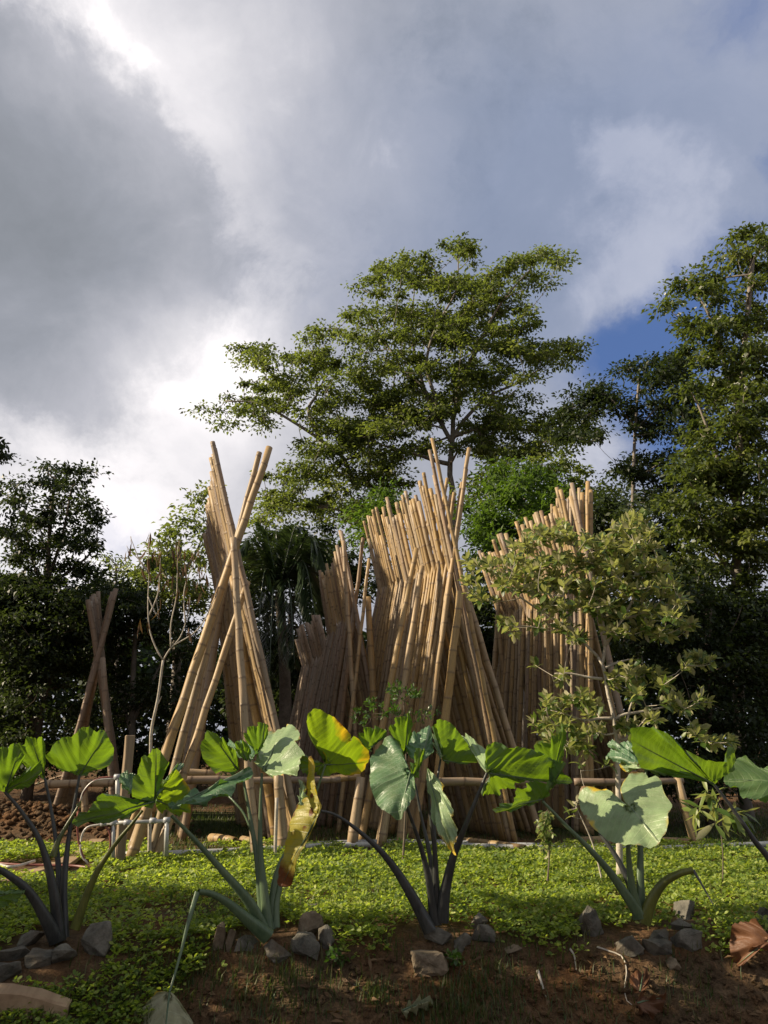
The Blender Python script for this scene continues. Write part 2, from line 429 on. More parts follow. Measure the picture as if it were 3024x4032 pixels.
def ground_mat():
    m, g = new_mat('soil_and_turf')
    t = g.n('ShaderNodeTexCoord').outputs['Object']
    n = g.noise(t, 2.2, 8, .65); n2 = g.noise(t, 14, 8, .7); n3 = g.noise(t, 70, 6, .7); n4 = g.noise(t, .7, 4, .6)
    soil = g.ramp(g.m('ADD', g.m('MULTIPLY', n2, .6), g.m('MULTIPLY', n3, .4)), [(.3, (.040, .027, .016)), (.5, (.110, .074, .042)), (.62, (.185, .125, .074)), (.78, (.34, .25, .165))])
    red = g.mix(g.map(n, .42, .62), soil, g.mix(1., soil, (1.3, 1.0, .78), 'MULTIPLY'))
    at = g.n('ShaderNodeAttribute'); at.attribute_name = 'st'
    sp = g.n('ShaderNodeSeparateXYZ'); g.put(sp.inputs[0], at.outputs['Vector'])
    turf = g.ramp(n3, [(.3, (.018, .030, .010)), (.6, (.05, .07, .02)), (.8, (.10, .10, .04))])
    f = g.map(g.m('ADD', sp.outputs[0], g.m('MULTIPLY', g.m('SUBTRACT', n2, .5), .8)), .4, .7)
    c = g.mix(f, red, turf)
    vo = g.n('ShaderNodeTexVoronoi'); g.put(vo.inputs['Vector'], t); vo.inputs['Scale'].default_value = 28
    h = g.m('ADD', g.m('ADD', n2, g.m('MULTIPLY', n3, .45)), g.m('MULTIPLY', vo.outputs['Distance'], -.35))
    finish(g, principled(g, c, .95, .12, bump(g, h, .05, .9))); return m
M['ground'] = ground_mat()

# ------------------------------------------------------------------ ground sheet
def turf_mask(x, y):
    """1 where grass or ground cover grows over the soil"""
    x = np.asarray(x, float); y = np.asarray(y, float)
    d = edge_y(x)-y
    lim = .035 + .55*sstep(-.93, -1.45, x)*(1-.8*sstep(-1.75, -2.2, x)) + .07*sstep(.5, -.2, x) + .10*wob(x, y, 3.0, 0) + .07*wob(x, y, 9.0, 1)
    near = 1 - sstep(lim-.03, lim+.05, d)
    return near
def build_ground():
    def axis(segs):
        out = []
        for a, b, st in segs: out += list(np.arange(a, b, st))
        return np.array(out + [segs[-1][1]])
    xs = axis([(-600, -60, 60), (-60, -12, 4), (-12, -4, .5), (-4, -2.9, .12), (-2.9, 2.9, .03), (2.9, 4, .12), (4, 12, .5), (12, 60, 4), (60, 600, 60)])
    ys = axis([(-200, -20, 30), (-20, 2, 2), (2, 3.6, .2), (3.6, 5.4, .025), (5.4, 9, .12), (9, 16, .25), (16, 40, 1.5), (40, 120, 10), (120, 900, 60)])
    X, Y = np.meshgrid(xs, ys); Z = gh(X, Y)
    v = np.stack([X, Y, Z], -1).reshape(-1, 3)
    n, m_ = len(xs), len(ys)
    i = np.arange(m_-1)[:, None]*n; j = np.arange(n-1)[None]
    q = np.stack([i+j, i+j+1, i+j+1+n, i+j+n], -1).reshape(-1, 4)
    cover = turf_mask(X, Y)
    bare = sstep(8.8, 9.3, Y)*(.45 + .4*wob(X, Y, 1.2, 3))
    mx = X_at(60, 10.5, .2)
    heap = np.exp(-(((X-mx)/1.3)**2 + ((Y-10.6)/1.2)**2))
    cover = np.clip(cover - np.clip(bare, 0, .9) - 1.3*heap, 0, 1)
    cover = np.where(Y > 14, .25, np.where(Y < 9.2, cover*.22, cover))
    b = MB(); b.add(v, q, None, .5, np.stack([cover, cover*0, cover*0], -1).reshape(-1, 3))
    return tag(b.build('ground', M['ground'], None, True), 'terraced garden ground with a bare reddish soil bank along its front edge', None, None, 'structure')
build_ground()

# ------------------------------------------------------------------ leaf clouds
def leaf_quads(mb, c, d, up, ln, wd, tint, fold=.25):
    """rhombic leaves: c base points, d direction, up side hint"""
    n = len(c)
    d = d/(np.linalg.norm(d, axis=1)[:, None]+1e-9)
    s = np.cross(d, up); s /= (np.linalg.norm(s, axis=1)[:, None]+1e-9)
    nn = np.cross(s, d)
    ln = np.broadcast_to(ln, (n,))[:, None]; wd = np.broadcast_to(wd, (n,))[:, None]
    a = c; tip = c + d*ln - nn*ln*.12
    mid = c + d*ln*.48
    l = mid - s*wd*.5 + nn*wd*fold; r = mid + s*wd*.5 + nn*wd*fold
    v = np.stack([a, r, tip, l], 1).reshape(-1, 3)
    q = np.arange(n*4).reshape(-1, 4)
    mb.add(v, q, None, tint)
def leaf_six(mb, c, d, up, ln, wd, tint, droop=.15, uv=False):
    """longer leaf with a midrib fold: eight corners, four quads"""
    n = len(c)
    d = d/(np.linalg.norm(d, axis=1)[:, None]+1e-9)
    s = np.cross(d, up); s /= (np.linalg.norm(s, axis=1)[:, None]+1e-9)
    nn = np.cross(s, d)
    ln = np.broadcast_to(ln, (n,))[:, None]; wd = np.broadcast_to(wd, (n,))[:, None]
    f = lambda u, w, h: c + d*ln*u + s*wd*w + nn*(wd*h - ln*droop*u*u)
    V = [f(0, 0, 0), f(.33, -.36, .10), f(.33, 0, 0), f(.33, .36, .10), f(.68, -.46, .12), f(.68, 0, 0), f(.68, .46, .12), f(1., 0, 0)]
    v = np.stack(V, 1).reshape(-1, 3)
    k = np.arange(n)[:, None]*8
    q = np.concatenate([k+[[1, 2, 5, 4]], k+[[2, 3, 6, 5]]])
    t = np.concatenate([k+[[0, 2, 1]], k+[[0, 3, 2]], k+[[4, 5, 7]], k+[[5, 6, 7]]])
    tint = np.broadcast_to(tint, (n,))
    mb.v.append(v); mb.q.append(q+mb.n); mb.t.append(t+mb.n)
    mb.tint.append(np.tile(tint, 2)); mb.tt.append(np.tile(tint, 4)); mb.n += len(v)
def rand_dirs(n, flat=1.):
    v = RNG.normal(size=(n, 3)); v[:, 2] *= flat
    return v/(np.linalg.norm(v, axis=1)[:, None]+1e-9)

def pixel_line(pts, Y):
    """polyline given in photograph pixels (optionally with own depth) -> world"""
    return np.array([P(p[0], p[1], p[2] if len(p) > 2 else Y) for p in pts])
def resample(pts, n):
    pts = np.asarray(pts, float)
    seg = np.r_[0, np.cumsum(np.linalg.norm(np.diff(pts, axis=0), axis=1))]
    u = np.linspace(0, seg[-1], n)
    return np.stack([np.interp(u, seg, pts[:, k]) for k in range(pts.shape[1])], 1)
def smooth_line(pts, n):
    """Catmull-Rom through the points"""
    pts = np.asarray(pts, float)
    if len(pts) < 3: return resample(pts, n)
    q = np.vstack([2*pts[0]-pts[1], pts, 2*pts[-1]-pts[-2]])
    out = []
    for i in range(1, len(q)-2):
        t = np.linspace(0, 1, 12, endpoint=False)[:, None]
        p0, p1, p2, p3 = q[i-1], q[i], q[i+1], q[i+2]
        out.append(.5*((2*p1) + (-p0+p2)*t + (2*p0-5*p1+4*p2-p3)*t**2 + (-p0+3*p1-3*p2+p3)*t**3))
    out.append(pts[-1:])
    return resample(np.vstack(out), n)

def tree(name, label, pads, limbs, Y, mat, bark, leaf=.16, dens=1., cat='tree', group=None, depth=1.0, thick=.12, sprays=None, foot=None, lw=.5, jitter=.0, spray_r=.45, per=34, flat=.45, dark_tint=0.0, twig=.008, name_crown='crown', depth_mul=1.0):
    """pads: (px, py, rx, ry[, depth offset]) clumps of foliage; limbs: pixel polylines, the first one the trunk"""
    s = mpp(Y)
    limbs_w = [smooth_line(pixel_line(l, Y) + np.r_[0, 0, 0], 24) for l in limbs]
    if foot is None:
        f = limbs_w[0][0].copy()
    else:
        f = np.array([X_at(foot, Y, 0.3), Y, 0.])
    f[2] = float(gh(f[0], f[1]))-.05
    trunk = smooth_line(np.vstack([f, limbs_w[0][0] + (0, 0, 0.001)] + [limbs_w[0][k] for k in (8, 16, 23)]), 30) if f[2] < limbs_w[0][0][2]-.3 else limbs_w[0]
    root = thing(name, label, cat, tuple(f), group)
    wood = MB()
    L0 = len(trunk)
    wood.tube(trunk, np.linspace(thick, thick*.45, L0), 9)
    nodes = [trunk[4:]]; rads = [np.linspace(thick, thick*.45, L0)[4:]]
    for k, l in enumerate(limbs_w[1:]):
        l = l.copy(); n = len(l)
        off = np.sin(np.linspace(0, 2.4, n))*RNG.uniform(-1, 1)*depth*.5
        l[:, 1] += off*np.linspace(0, 1, n)
        rr = np.linspace(thick*.5, thick*.12, n)
        wood.tube(l, rr, 6); nodes.append(l); rads.append(rr)
    nodes = np.vstack(nodes); rads = np.concatenate(rads)
    cen = []
    for pd in pads:
        px, py, rx, ry = pd[:4]; dy = pd[4] if len(pd) > 4 else 0
        k = max(2, int(dens*rx*ry*s*s*math.pi/(spray_r**2)*2.6))
        th = RNG.uniform(0, 6.283, k); rr = np.sqrt(RNG.uniform(0, 1, k))
        X = px + rx*rr*np.cos(th); Yp = py + ry*rr*np.sin(th)
        dd = Y + dy + RNG.normal(0, 1, k)*depth*.45
        cen += [P(a, b, c) for a, b, c in zip(X, Yp, dd)]
    cen = np.array(cen)
    order = np.argsort([np.min(np.linalg.norm(nodes[::3]-c, axis=1)) for c in cen])
    cap = len(nodes) + len(order)*4
    N = np.zeros((cap, 3)); N[:len(nodes)] = nodes; RR = np.zeros(cap); RR[:len(nodes)] = rads; cnt = len(nodes)
    for oi in order:
        c = cen[oi]
        dlt = N[:cnt]-c
        dist = np.sqrt((dlt**2).sum(1)) + np.clip(dlt[:, 2], 0, None)*1.2
        j = int(np.argmin(dist)); a = N[j]
        mid = (a+c)/2 + RNG.normal(0, .06, 3)*np.linalg.norm(c-a) + np.r_[0, 0, -.05*np.linalg.norm(c-a)]
        pl = smooth_line(np.array([a, mid, c]), 5)
        r0 = max(min(RR[j]*.62, .05*thick/.12), twig)
        rr = np.linspace(r0, max(r0*.45, twig*.6), 5)
        wood.tube(pl, rr, 4, False)
        N[cnt:cnt+4] = pl[1:]; RR[cnt:cnt+4] = rr[1:]; cnt += 4
    wood.build('trunk', bark, root, True)
    # leaves: a flattened spray round every twig end
    per = int(per*2.1); leaf = leaf*.74; spray_r = spray_r*.92
    n = len(cen); tot = n*per
    ci = np.repeat(np.arange(n), per)
    sc = RNG.uniform(.55, 1.7, n)[ci]
    off = rand_dirs(tot)*(RNG.uniform(0, 1, tot)**.75)[:, None]*1.1
    off *= np.stack([sc*spray_r, sc*spray_r, sc*spray_r*flat], 1)
    off[:, 2] -= .10*(off[:, 0]**2 + off[:, 1]**2)/spray_r
    pos = cen[ci] + off
    d = off*[1, 1, .5]/spray_r + RNG.normal(0, .55, (tot, 3)); d[:, 2] -= .25
    up = np.tile([0, 0, 1.], (tot, 1)) + RNG.normal(0, .55, (tot, 3))
    ct = np.clip(RNG.normal(.42, .17, n), 0, 1)[ci]
    tint = np.clip(ct + RNG.normal(0, .16, tot) + dark_tint, 0, 1)
    mb = MB(); lens = leaf*RNG.uniform(.65, 1.25, tot)
    leaf_quads(mb, pos, d, up, lens, lens*lw, tint)
    mb.build(name_crown, mat, root, False, 'stuff')
    return root

def z8(l): return [(700+1.085*a, 850+1.085*b) + tuple(r) for a, b, *r in l]
def z8p(l): return [(700+1.085*p[0], 850+1.085*p[1], 1.085*p[2], 1.085*p[3]) + tuple(p[4:]) for p in l]
def z1(l): return [(.7233*a, 1700+.7233*b) + tuple(r) for a, b, *r in l]
def z1p(l): return [(.7233*p[0], 1700+.7233*p[1], .7233*p[2], .7233*p[3]) + tuple(p[4:]) for p in l]
def Fp(l): return [(1.823*p[0], 1.823*p[1], 1.823*p[2], 1.823*p[3]) + tuple(p[4:]) for p in l]
def F(l): return [(1.823*a, 1.823*b) + tuple(r) for a, b, *r in l]
def fill(x0, y0, x1, y1, n, rx, ry, dy=0.):
    return [(random.uniform(x0, x1), random.uniform(y0, y1), rx*random.uniform(.7, 1.3), ry*random.uniform(.7, 1.3), dy+random.uniform(-.6, .6)) for _ in range(n)]

# the large spreading tree in the middle
tree('spreading_tree', 'tallest tree, with a wide layered crown and pale forking limbs, rising behind the bamboo stacks', z8p([
 (1000,110,70,28),(1055,160,32,45),(860,165,90,28),(780,210,90,26),(690,245,55,20),(760,285,70,24),(900,225,100,42),(985,265,75,42),(745,180,15,12),
 (1330,155,80,28),(1245,185,70,32),(1180,230,70,38),(1300,235,65,28),(1130,285,75,38),(1235,325,55,34),(1100,350,85,32),(1375,170,30,16),
 (630,350,55,14),(715,365,75,28),(820,335,80,30),(900,360,80,40),(1000,380,70,36),(1180,395,95,34),(1280,395,38,22),
 (480,440,42,26),(520,412,24,12),(245,475,42,20),(310,480,48,26),(325,530,55,25),(420,525,50,32),(500,505,60,36),(620,435,65,30),(740,440,95,34),(870,430,90,36),(980,455,90,36),(1120,455,95,42),(1240,475,80,34),(1385,470,80,24),(1330,525,80,30),(1410,530,38,16),
 (235,525,28,12),(300,610,60,20),(380,590,60,30),(200,672,60,16),(110,695,48,9),(260,690,75,25),(350,670,70,34),(440,610,70,36),(560,560,85,42),(700,540,95,45),(840,540,90,45),(980,555,100,50),(1120,565,95,42),(1260,585,55,18),
 (190,755,45,16),(290,745,55,16),(560,655,75,42),(700,640,95,50),(850,635,75,42),(1180,670,100,28),(1280,660,32,14),
 (560,755,65,38),(680,755,85,50),(820,755,85,50),(1010,690,70,42),(1130,755,100,36),(1280,735,90,34),(1400,755,100,34),(1480,785,60,20),(1350,805,110,28),(1300,500,60,30),(1430,500,45,18),(1200,760,90,34),(1060,620,90,50),(900,700,90,60),(760,700,90,60),(640,800,90,60),(480,720,60,30),(1180,830,110,40),(960,400,90,50),(1060,260,60,40),
 (480,840,50,40),(600,850,70,46),(740,865,90,50),(880,845,70,42),(1100,835,95,32),(1250,850,90,30),
 (450,940,75,48),(600,950,85,50),(750,960,95,50),(350,1005,50,24),(330,955,22,32),(420,1040,85,42),(560,1060,90,50),(330,1085,55,40),(700,1080,90,50)]),
 [z8([(1000,1060),(990,960),(985,880),(998,800),(1000,700)]), z8([(1000,830),(960,760),(930,660),(900,560),(930,450),(1000,330),(1010,200)]),
  z8([(998,810),(1040,740),(1130,650),(1230,600),(1330,540)]), z8([(1000,740),(1030,600),(1090,480),(1160,360),(1280,220)]), z8([(930,680),(870,600),(820,560),(780,480),(700,380)]),
  z8([(985,900),(880,885),(760,880),(700,850)]), z8([(640,980),(600,880),(520,820),(430,765),(300,700),(180,690)]), z8([(520,820),(470,690),(500,600),(480,480)]), z8([(690,980),(705,820),(770,670),(790,560)]),
  z8([(560,1060),(440,1030),(340,1010)]), z8([(960,760),(900,640),(850,420),(860,250)]), z8([(1000,800),(1100,770),(1300,770),(1450,790)])],
 25, M['tree_a'], M['bark_grey'], leaf=.20, dens=1.25, depth=3.0, thick=.18, spray_r=.47, per=44, flat=.26, lw=.55, twig=.014)

# tall tree at the left edge
tree('tall_hedge_tree', 'dark leafy tree with an airy top at the left edge, left of the bare sapling', z1p([
 (250,195,50,26),(355,190,40,36),(450,205,42,26),(190,265,65,32),(60,285,50,30),(300,285,75,40),(430,285,50,40),(90,365,85,40),(330,395,90,50),(470,345,34,45),(500,430,42,36),(200,465,130,55),(430,515,75,50),(525,480,30,22),
 (90,555,85,55),(280,595,115,55),(440,635,75,40),(500,615,32,22),(150,695,120,60),(350,735,115,55),(480,755,55,34),(560,800,60,40),(15,520,24,50),
 (60,850,110,80),(250,870,140,90),(430,900,110,80),(560,880,70,50),(100,1050,140,90),(330,1050,140,90),(520,1030,90,80),(200,1220,160,90),(420,1220,120,90)]),
 [z1([(260,1250),(255,1000),(262,700),(280,420),(300,250)]), z1([(262,800),(380,500),(430,280)]), z1([(258,900),(120,600),(80,350)]), z1([(260,850),(480,650),(520,470)])],
 15.5, M['tree_dark'], M['bark_dark'], leaf=.15, dens=1.25, depth=1.3, thick=.075, spray_r=.33, per=40, lw=.5, twig=.006)
tree('understory_tree', 'black-green dense tree low at the left, behind the two crossed bamboo poles', fill(-60, 2320, 300, 3060, 26, 90, 80),
 [[(120,3000),(125,2700),(140,2400)], [(122,2900),(240,2600),(300,2400)]], 15.5, M['tree_dark'], M['bark_dark'], leaf=.15, dens=1.0, depth=1.2, thick=.10, spray_r=.38, per=36)
tree('understory_tree', 'dense shadowy tree right behind the thin bare sapling', fill(330, 2330, 780, 3080, 26, 90, 80),
 [[(520,3020),(522,2700),(540,2400)], [(520,2850),(640,2600),(700,2400)], [(521,2900),(420,2600)]], 16.5, M['tree_dark'], M['bark_grey'], leaf=.15, dens=1.0, depth=1.2, thick=.09, spray_r=.38, per=34)
tree('roadside_tree', 'sunlit yellow-green round tree between the bare sapling and the tall left bamboo stack', z1p([
 (950,530,62,32),(905,570,45,34),(1050,480,50,40),(1085,400,42,32),(1135,330,22,22),(1100,560,60,55),(860,690,90,70),(950,740,110,90),(800,850,75,60),(1080,700,80,70),(900,880,110,80),(1040,900,100,90),(760,760,20,20)]),
 [z1([(960,1300),(955,1050),(960,800),(980,600)]), z1([(958,900),(850,720)]), z1([(958,850),(1080,560)])],
 18, M['tree_a'], M['bark_grey'], leaf=.19, dens=1.2, depth=1.6, thick=.14, spray_r=.42, per=36, dark_tint=.12)
tree('distant_slender_tree', 'thin pale far-off tree showing over the hedge right of the left tree', z1p([(610,690,40,14),(650,715,30,10),(690,780,40,16),(640,760,50,22),(700,840,40,22),(610,830,60,30)]),
 [z1([(640,1200),(640,1000),(635,860),(630,720)])], 24, M['tree_a'], M['bark_grey'], leaf=.2, dens=.9, depth=.8, thick=.08, spray_r=.4, per=18)
# bright trees right behind the stacks
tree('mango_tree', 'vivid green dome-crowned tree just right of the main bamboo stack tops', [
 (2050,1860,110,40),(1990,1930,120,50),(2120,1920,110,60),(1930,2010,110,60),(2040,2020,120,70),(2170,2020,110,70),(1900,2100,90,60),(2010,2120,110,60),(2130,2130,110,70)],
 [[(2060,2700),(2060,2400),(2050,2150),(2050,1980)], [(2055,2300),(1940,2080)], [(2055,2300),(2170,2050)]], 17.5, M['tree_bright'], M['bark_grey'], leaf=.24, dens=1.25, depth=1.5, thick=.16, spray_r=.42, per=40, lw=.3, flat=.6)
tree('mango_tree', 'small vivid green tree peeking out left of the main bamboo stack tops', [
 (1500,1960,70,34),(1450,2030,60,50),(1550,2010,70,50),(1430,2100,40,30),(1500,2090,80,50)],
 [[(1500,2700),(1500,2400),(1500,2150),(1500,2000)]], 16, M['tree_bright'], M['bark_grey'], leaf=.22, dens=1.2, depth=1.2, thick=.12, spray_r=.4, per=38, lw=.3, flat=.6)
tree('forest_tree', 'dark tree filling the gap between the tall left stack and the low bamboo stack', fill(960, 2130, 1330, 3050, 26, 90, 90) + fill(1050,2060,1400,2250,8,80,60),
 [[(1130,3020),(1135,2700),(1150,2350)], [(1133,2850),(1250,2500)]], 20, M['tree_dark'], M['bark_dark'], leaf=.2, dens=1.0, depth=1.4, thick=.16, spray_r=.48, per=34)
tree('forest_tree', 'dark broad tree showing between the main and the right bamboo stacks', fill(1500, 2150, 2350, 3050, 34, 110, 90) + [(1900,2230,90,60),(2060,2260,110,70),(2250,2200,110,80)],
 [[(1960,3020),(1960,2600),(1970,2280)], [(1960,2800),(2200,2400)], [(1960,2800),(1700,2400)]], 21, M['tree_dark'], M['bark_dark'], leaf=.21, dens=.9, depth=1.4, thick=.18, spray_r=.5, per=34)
tree('forest_tree', 'dull green feathery tree behind the vivid dome-crowned tree', [(2230,1880,100,50),(2320,1950,110,60),(2420,2010,80,50),(2150,1830,80,34),(2280,2060,130,70),(2420,2110,100,60),(2200,1800,60,20),(1950,1860,80,50),(1880,1930,70,60),(2330,2160,120,60)],
 [[(2260,2800),(2265,2400),(2270,2100),(2260,1950)], [(2262,2300),(2400,2050)]], 22, M['tree_a'], M['bark_dark'], leaf=.22, dens=1.1, depth=1.6, thick=.18, spray_r=.5, per=36, dark_tint=-.12)
# dark tree with a thin bare trunk
tree('thin_trunked_tree', 'dark flat-topped tree with a thin bare pale trunk seen against the blue sky', Fp([
 (1370,797,40,16),(1425,785,55,26),(1300,845,42,22),(1255,858,42,16),(1225,885,50,14),(1345,875,42,26),(1440,850,55,42),(1400,915,45,28),(1478,900,60,50),(1470,800,40,34),(1280,895,45,18),
 (1425,1005,65,42),(1355,1022,26,20),(1480,1045,60,42),(1410,1075,50,30),(1240,930,50,16),(1290,935,30,12)]),
 [F([(1364,1240),(1366,1120),(1368,1000),(1374,900),(1380,820)]), F([(1372,930),(1440,860)]), F([(1372,920),(1300,860)]), F([(1368,1040),(1430,1000)])],
 19, M['tree_dark'], M['bark_grey'], leaf=.18, dens=1.2, depth=1.3, thick=.075, spray_r=.38, per=38)
# big tree at the right edge hung with vines
tree('vine_covered_tree', 'huge bright-flecked tree hung with creepers along the right edge', Fp([
 (1625,515,45,28),(1580,560,38,24),(1640,590,40,40),(1505,598,48,12),(1455,615,28,12),(1440,655,16,14),(1560,625,60,28),(1475,700,28,12),(1530,705,55,24),(1600,690,60,40),(1645,760,40,50),(1555,770,50,28),(1490,745,24,12),(1610,830,55,50),(1550,845,50,34),(1500,830,24,14),
 (1640,910,40,55),(1570,930,60,45),(1500,950,40,34),(1520,1010,60,45),(1620,1010,60,60),(1470,1075,30,24),(1560,1090,70,50),(1640,1110,40,60),(1490,1150,45,34),(1560,1180,70,50),(1640,1220,40,60),(1470,1225,34,30),(1540,1270,70,50),(1610,1310,60,50),(1480,1320,50,40),(1560,1380,80,50),(1640,1420,40,60)]),
 [F([(1600,1640),(1600,1400),(1590,1150),(1600,900),(1610,700),(1625,560)]), F([(1600,900),(1530,720),(1470,620)]), F([(1595,1100),(1520,950),(1480,860)]), F([(1595,1250),(1500,1150)])],
 12.5, M['tree_right'], M['bark_grey'], leaf=.15, dens=1.0, depth=1.1, thick=.10, spray_r=.28, per=44, lw=.5, twig=.006)
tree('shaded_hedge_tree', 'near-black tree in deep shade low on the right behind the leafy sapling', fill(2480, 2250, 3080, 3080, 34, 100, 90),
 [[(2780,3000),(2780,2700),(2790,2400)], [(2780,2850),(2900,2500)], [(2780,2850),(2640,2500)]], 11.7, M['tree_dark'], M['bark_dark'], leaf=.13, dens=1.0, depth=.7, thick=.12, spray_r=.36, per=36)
tree('hedge_tree', 'dim olive tree in the middle distance above the right bamboo stack', Fp([(1330,1130,50,45),(1400,1130,60,50),(1450,1190,60,50),(1370,1210,60,50),(1290,1190,50,50),(1300,1080,40,30),(1460,1110,40,34)]),
 [F([(1380,1500),(1380,1300),(1382,1150)])], 16, M['tree_dark'], M['bark_dark'], leaf=.16, dens=1.1, depth=1.0, thick=.10, spray_r=.36, per=36)
tree('edge_tree', 'branch tip of a tree reaching in at the far left under the clouds', Fp([(-4,962,16,8),(12,985,10,5),(-30,975,30,22),(-60,1000,40,30)]),
 [F([(-60,1500),(-60,1200),(-60,1000)]), F([(-60,1010),(-20,975),(10,985)])], 11, M['tree_dark'], M['bark_dark'], leaf=.11, dens=1.2, depth=.4, thick=.07, spray_r=.18, per=30)

# far-off wood closing the view
def far_wood():
    mb = MB(); n = 42000
    x = RNG.uniform(-34, 34, n); y = RNG.uniform(29, 36, n)
    top = 5.2 + 1.6*wob(x, y*0, .35, 0) + .8*wob(x, y*0, 1.1, 1)
    z = gh(x, y) + top*RNG.uniform(0, 1, n)**.7
    L = RNG.uniform(.25, .55, n)
    leaf_quads(mb, np.stack([x, y, z], 1), rand_dirs(n, .6), rand_dirs(n)+[0, 0, .8], L, L*.6, RNG.uniform(0, 1, n))
    tag(mb.build('distant_wood', M['tree_far'], None, False), 'far-off dark belt of woodland behind all the trees', 'woodland', None, 'stuff')
far_wood()

# feathery palm behind the tall stack
def palm():
    base = P(1120, 2900, 16.5); base[2] = float(gh(base[0], base[1]))
    root = thing('palm_tree', 'dark feather palm whose drooping fronds hang between the tall left stack and the low stack', 'palm', tuple(base))
    crown = P(1100, 2330, 16.5)
    b = MB(); b.tube(smooth_line(np.array([base, (base+crown)/2+[.1, 0, 0], crown]), 10), np.linspace(.16, .10, 10), 10); b.build('trunk', M['bark_dark'], root, True)
    tips = [(940,2170,16,2130),(1020,2060,16.5,2110),(1190,2080,16.2,2090),(1290,2260,16,2110),(1250,2480,15.6,2210),(1160,2620,15.4,2290),(1010,2560,15.6,2250),(1300,2400,16.6,2160),(1080,2110,17.2,2100),(1060,2700,15.2,2330)]
    for tx, ty, tY, my in tips:
        t = P(tx, ty, tY); mid = P((1100+tx)/2+ (tx-1100)*.12, my, (16.5+tY)/2)
        rib = smooth_line(np.array([crown, mid, t]), 40)
        mb = MB(); mb.tube(rib, np.linspace(.03, .006, 40), 5)
        tg = np.gradient(rib, axis=0); tg /= np.linalg.norm(tg, axis=1)[:, None]
        rr = resample(rib, 90); tg = np.gradient(rr, axis=0); tg /= np.linalg.norm(tg, axis=1)[:, None]
        side = np.cross(tg, [0, 0, 1.]); side /= (np.linalg.norm(side, axis=1)[:, None]+1e-6)
        ln = .75*np.sin(np.linspace(.25, 3.0, 90))+.08
        for sgn in (-1, 1):
            d = side*sgn*.8 + tg*.75 + [0, 0, -.55] + RNG.normal(0, .08, (90, 3))
            leaf_quads(mb, rr[6:], d[6:], (np.tile([0, 0, 1.], (90, 1))+side*sgn*.3)[6:], ln[6:], .055, RNG.uniform(0, 1, 84), .1)
        mb.build('frond', M['palm'], root)
palm()

# trees beyond the left edge of the view, whose shade reaches the bank
def side_tree(label, x, y, zc, rx, ry, rz, n):
    root = thing('garden_tree', label, 'tree', (x, y, float(gh(x, y))))
    b = MB(); b.tube(np.array([[x, y, float(gh(x, y))-.1], [x+.1, y, zc*.5], [x, y+.1, zc]]), [.2, .15, .08], 8)
    c = rand_dirs(n)*(RNG.uniform(.3, 1, n)**.4)[:, None]*[rx, ry, rz]+[x, y, zc]
    for k in range(14): b.tube(np.array([[x, y, zc*.6], (c[k]+[x, y, zc*.7])/2, c[k]]), [.08, .05, .02], 5)
    b.build('trunk', M['bark_dark'], root, True)
    per = 30; ci = np.repeat(np.arange(n), per); t = n*per
    pos = c[ci]+rand_dirs(t)*[.3, .3, .25]
    mb = MB(); L = RNG.uniform(.14, .28, t); leaf_quads(mb, pos, rand_dirs(t, .6), rand_dirs(t)+[0, 0, 1], L, L*.55, RNG.uniform(0, 1, t))
    mb.build('crown', M['tree_dark'], root, False, 'stuff')
side_tree('leafy garden tree beyond the left edge whose shade falls on the bank', -4.7, 3.15, 2.4, .9, .95, 1.6, 170)
side_tree('low leafy tree beyond the left edge whose shade falls on the front ground cover', -6.3, 4.95, 1.75, 1.2, .7, .95, 150)

side_tree('tall leafy tree beyond the left edge, shading the foot of the bamboo stacks', -8.1, 10.75, 5.0, 1.45, 1.95, 2.2, 560)
side_tree('second tall leafy tree beyond the left edge, behind the one shading the stacks', -10.4, 12.6, 8.0, 1.6, 1.7, 2.1, 480)

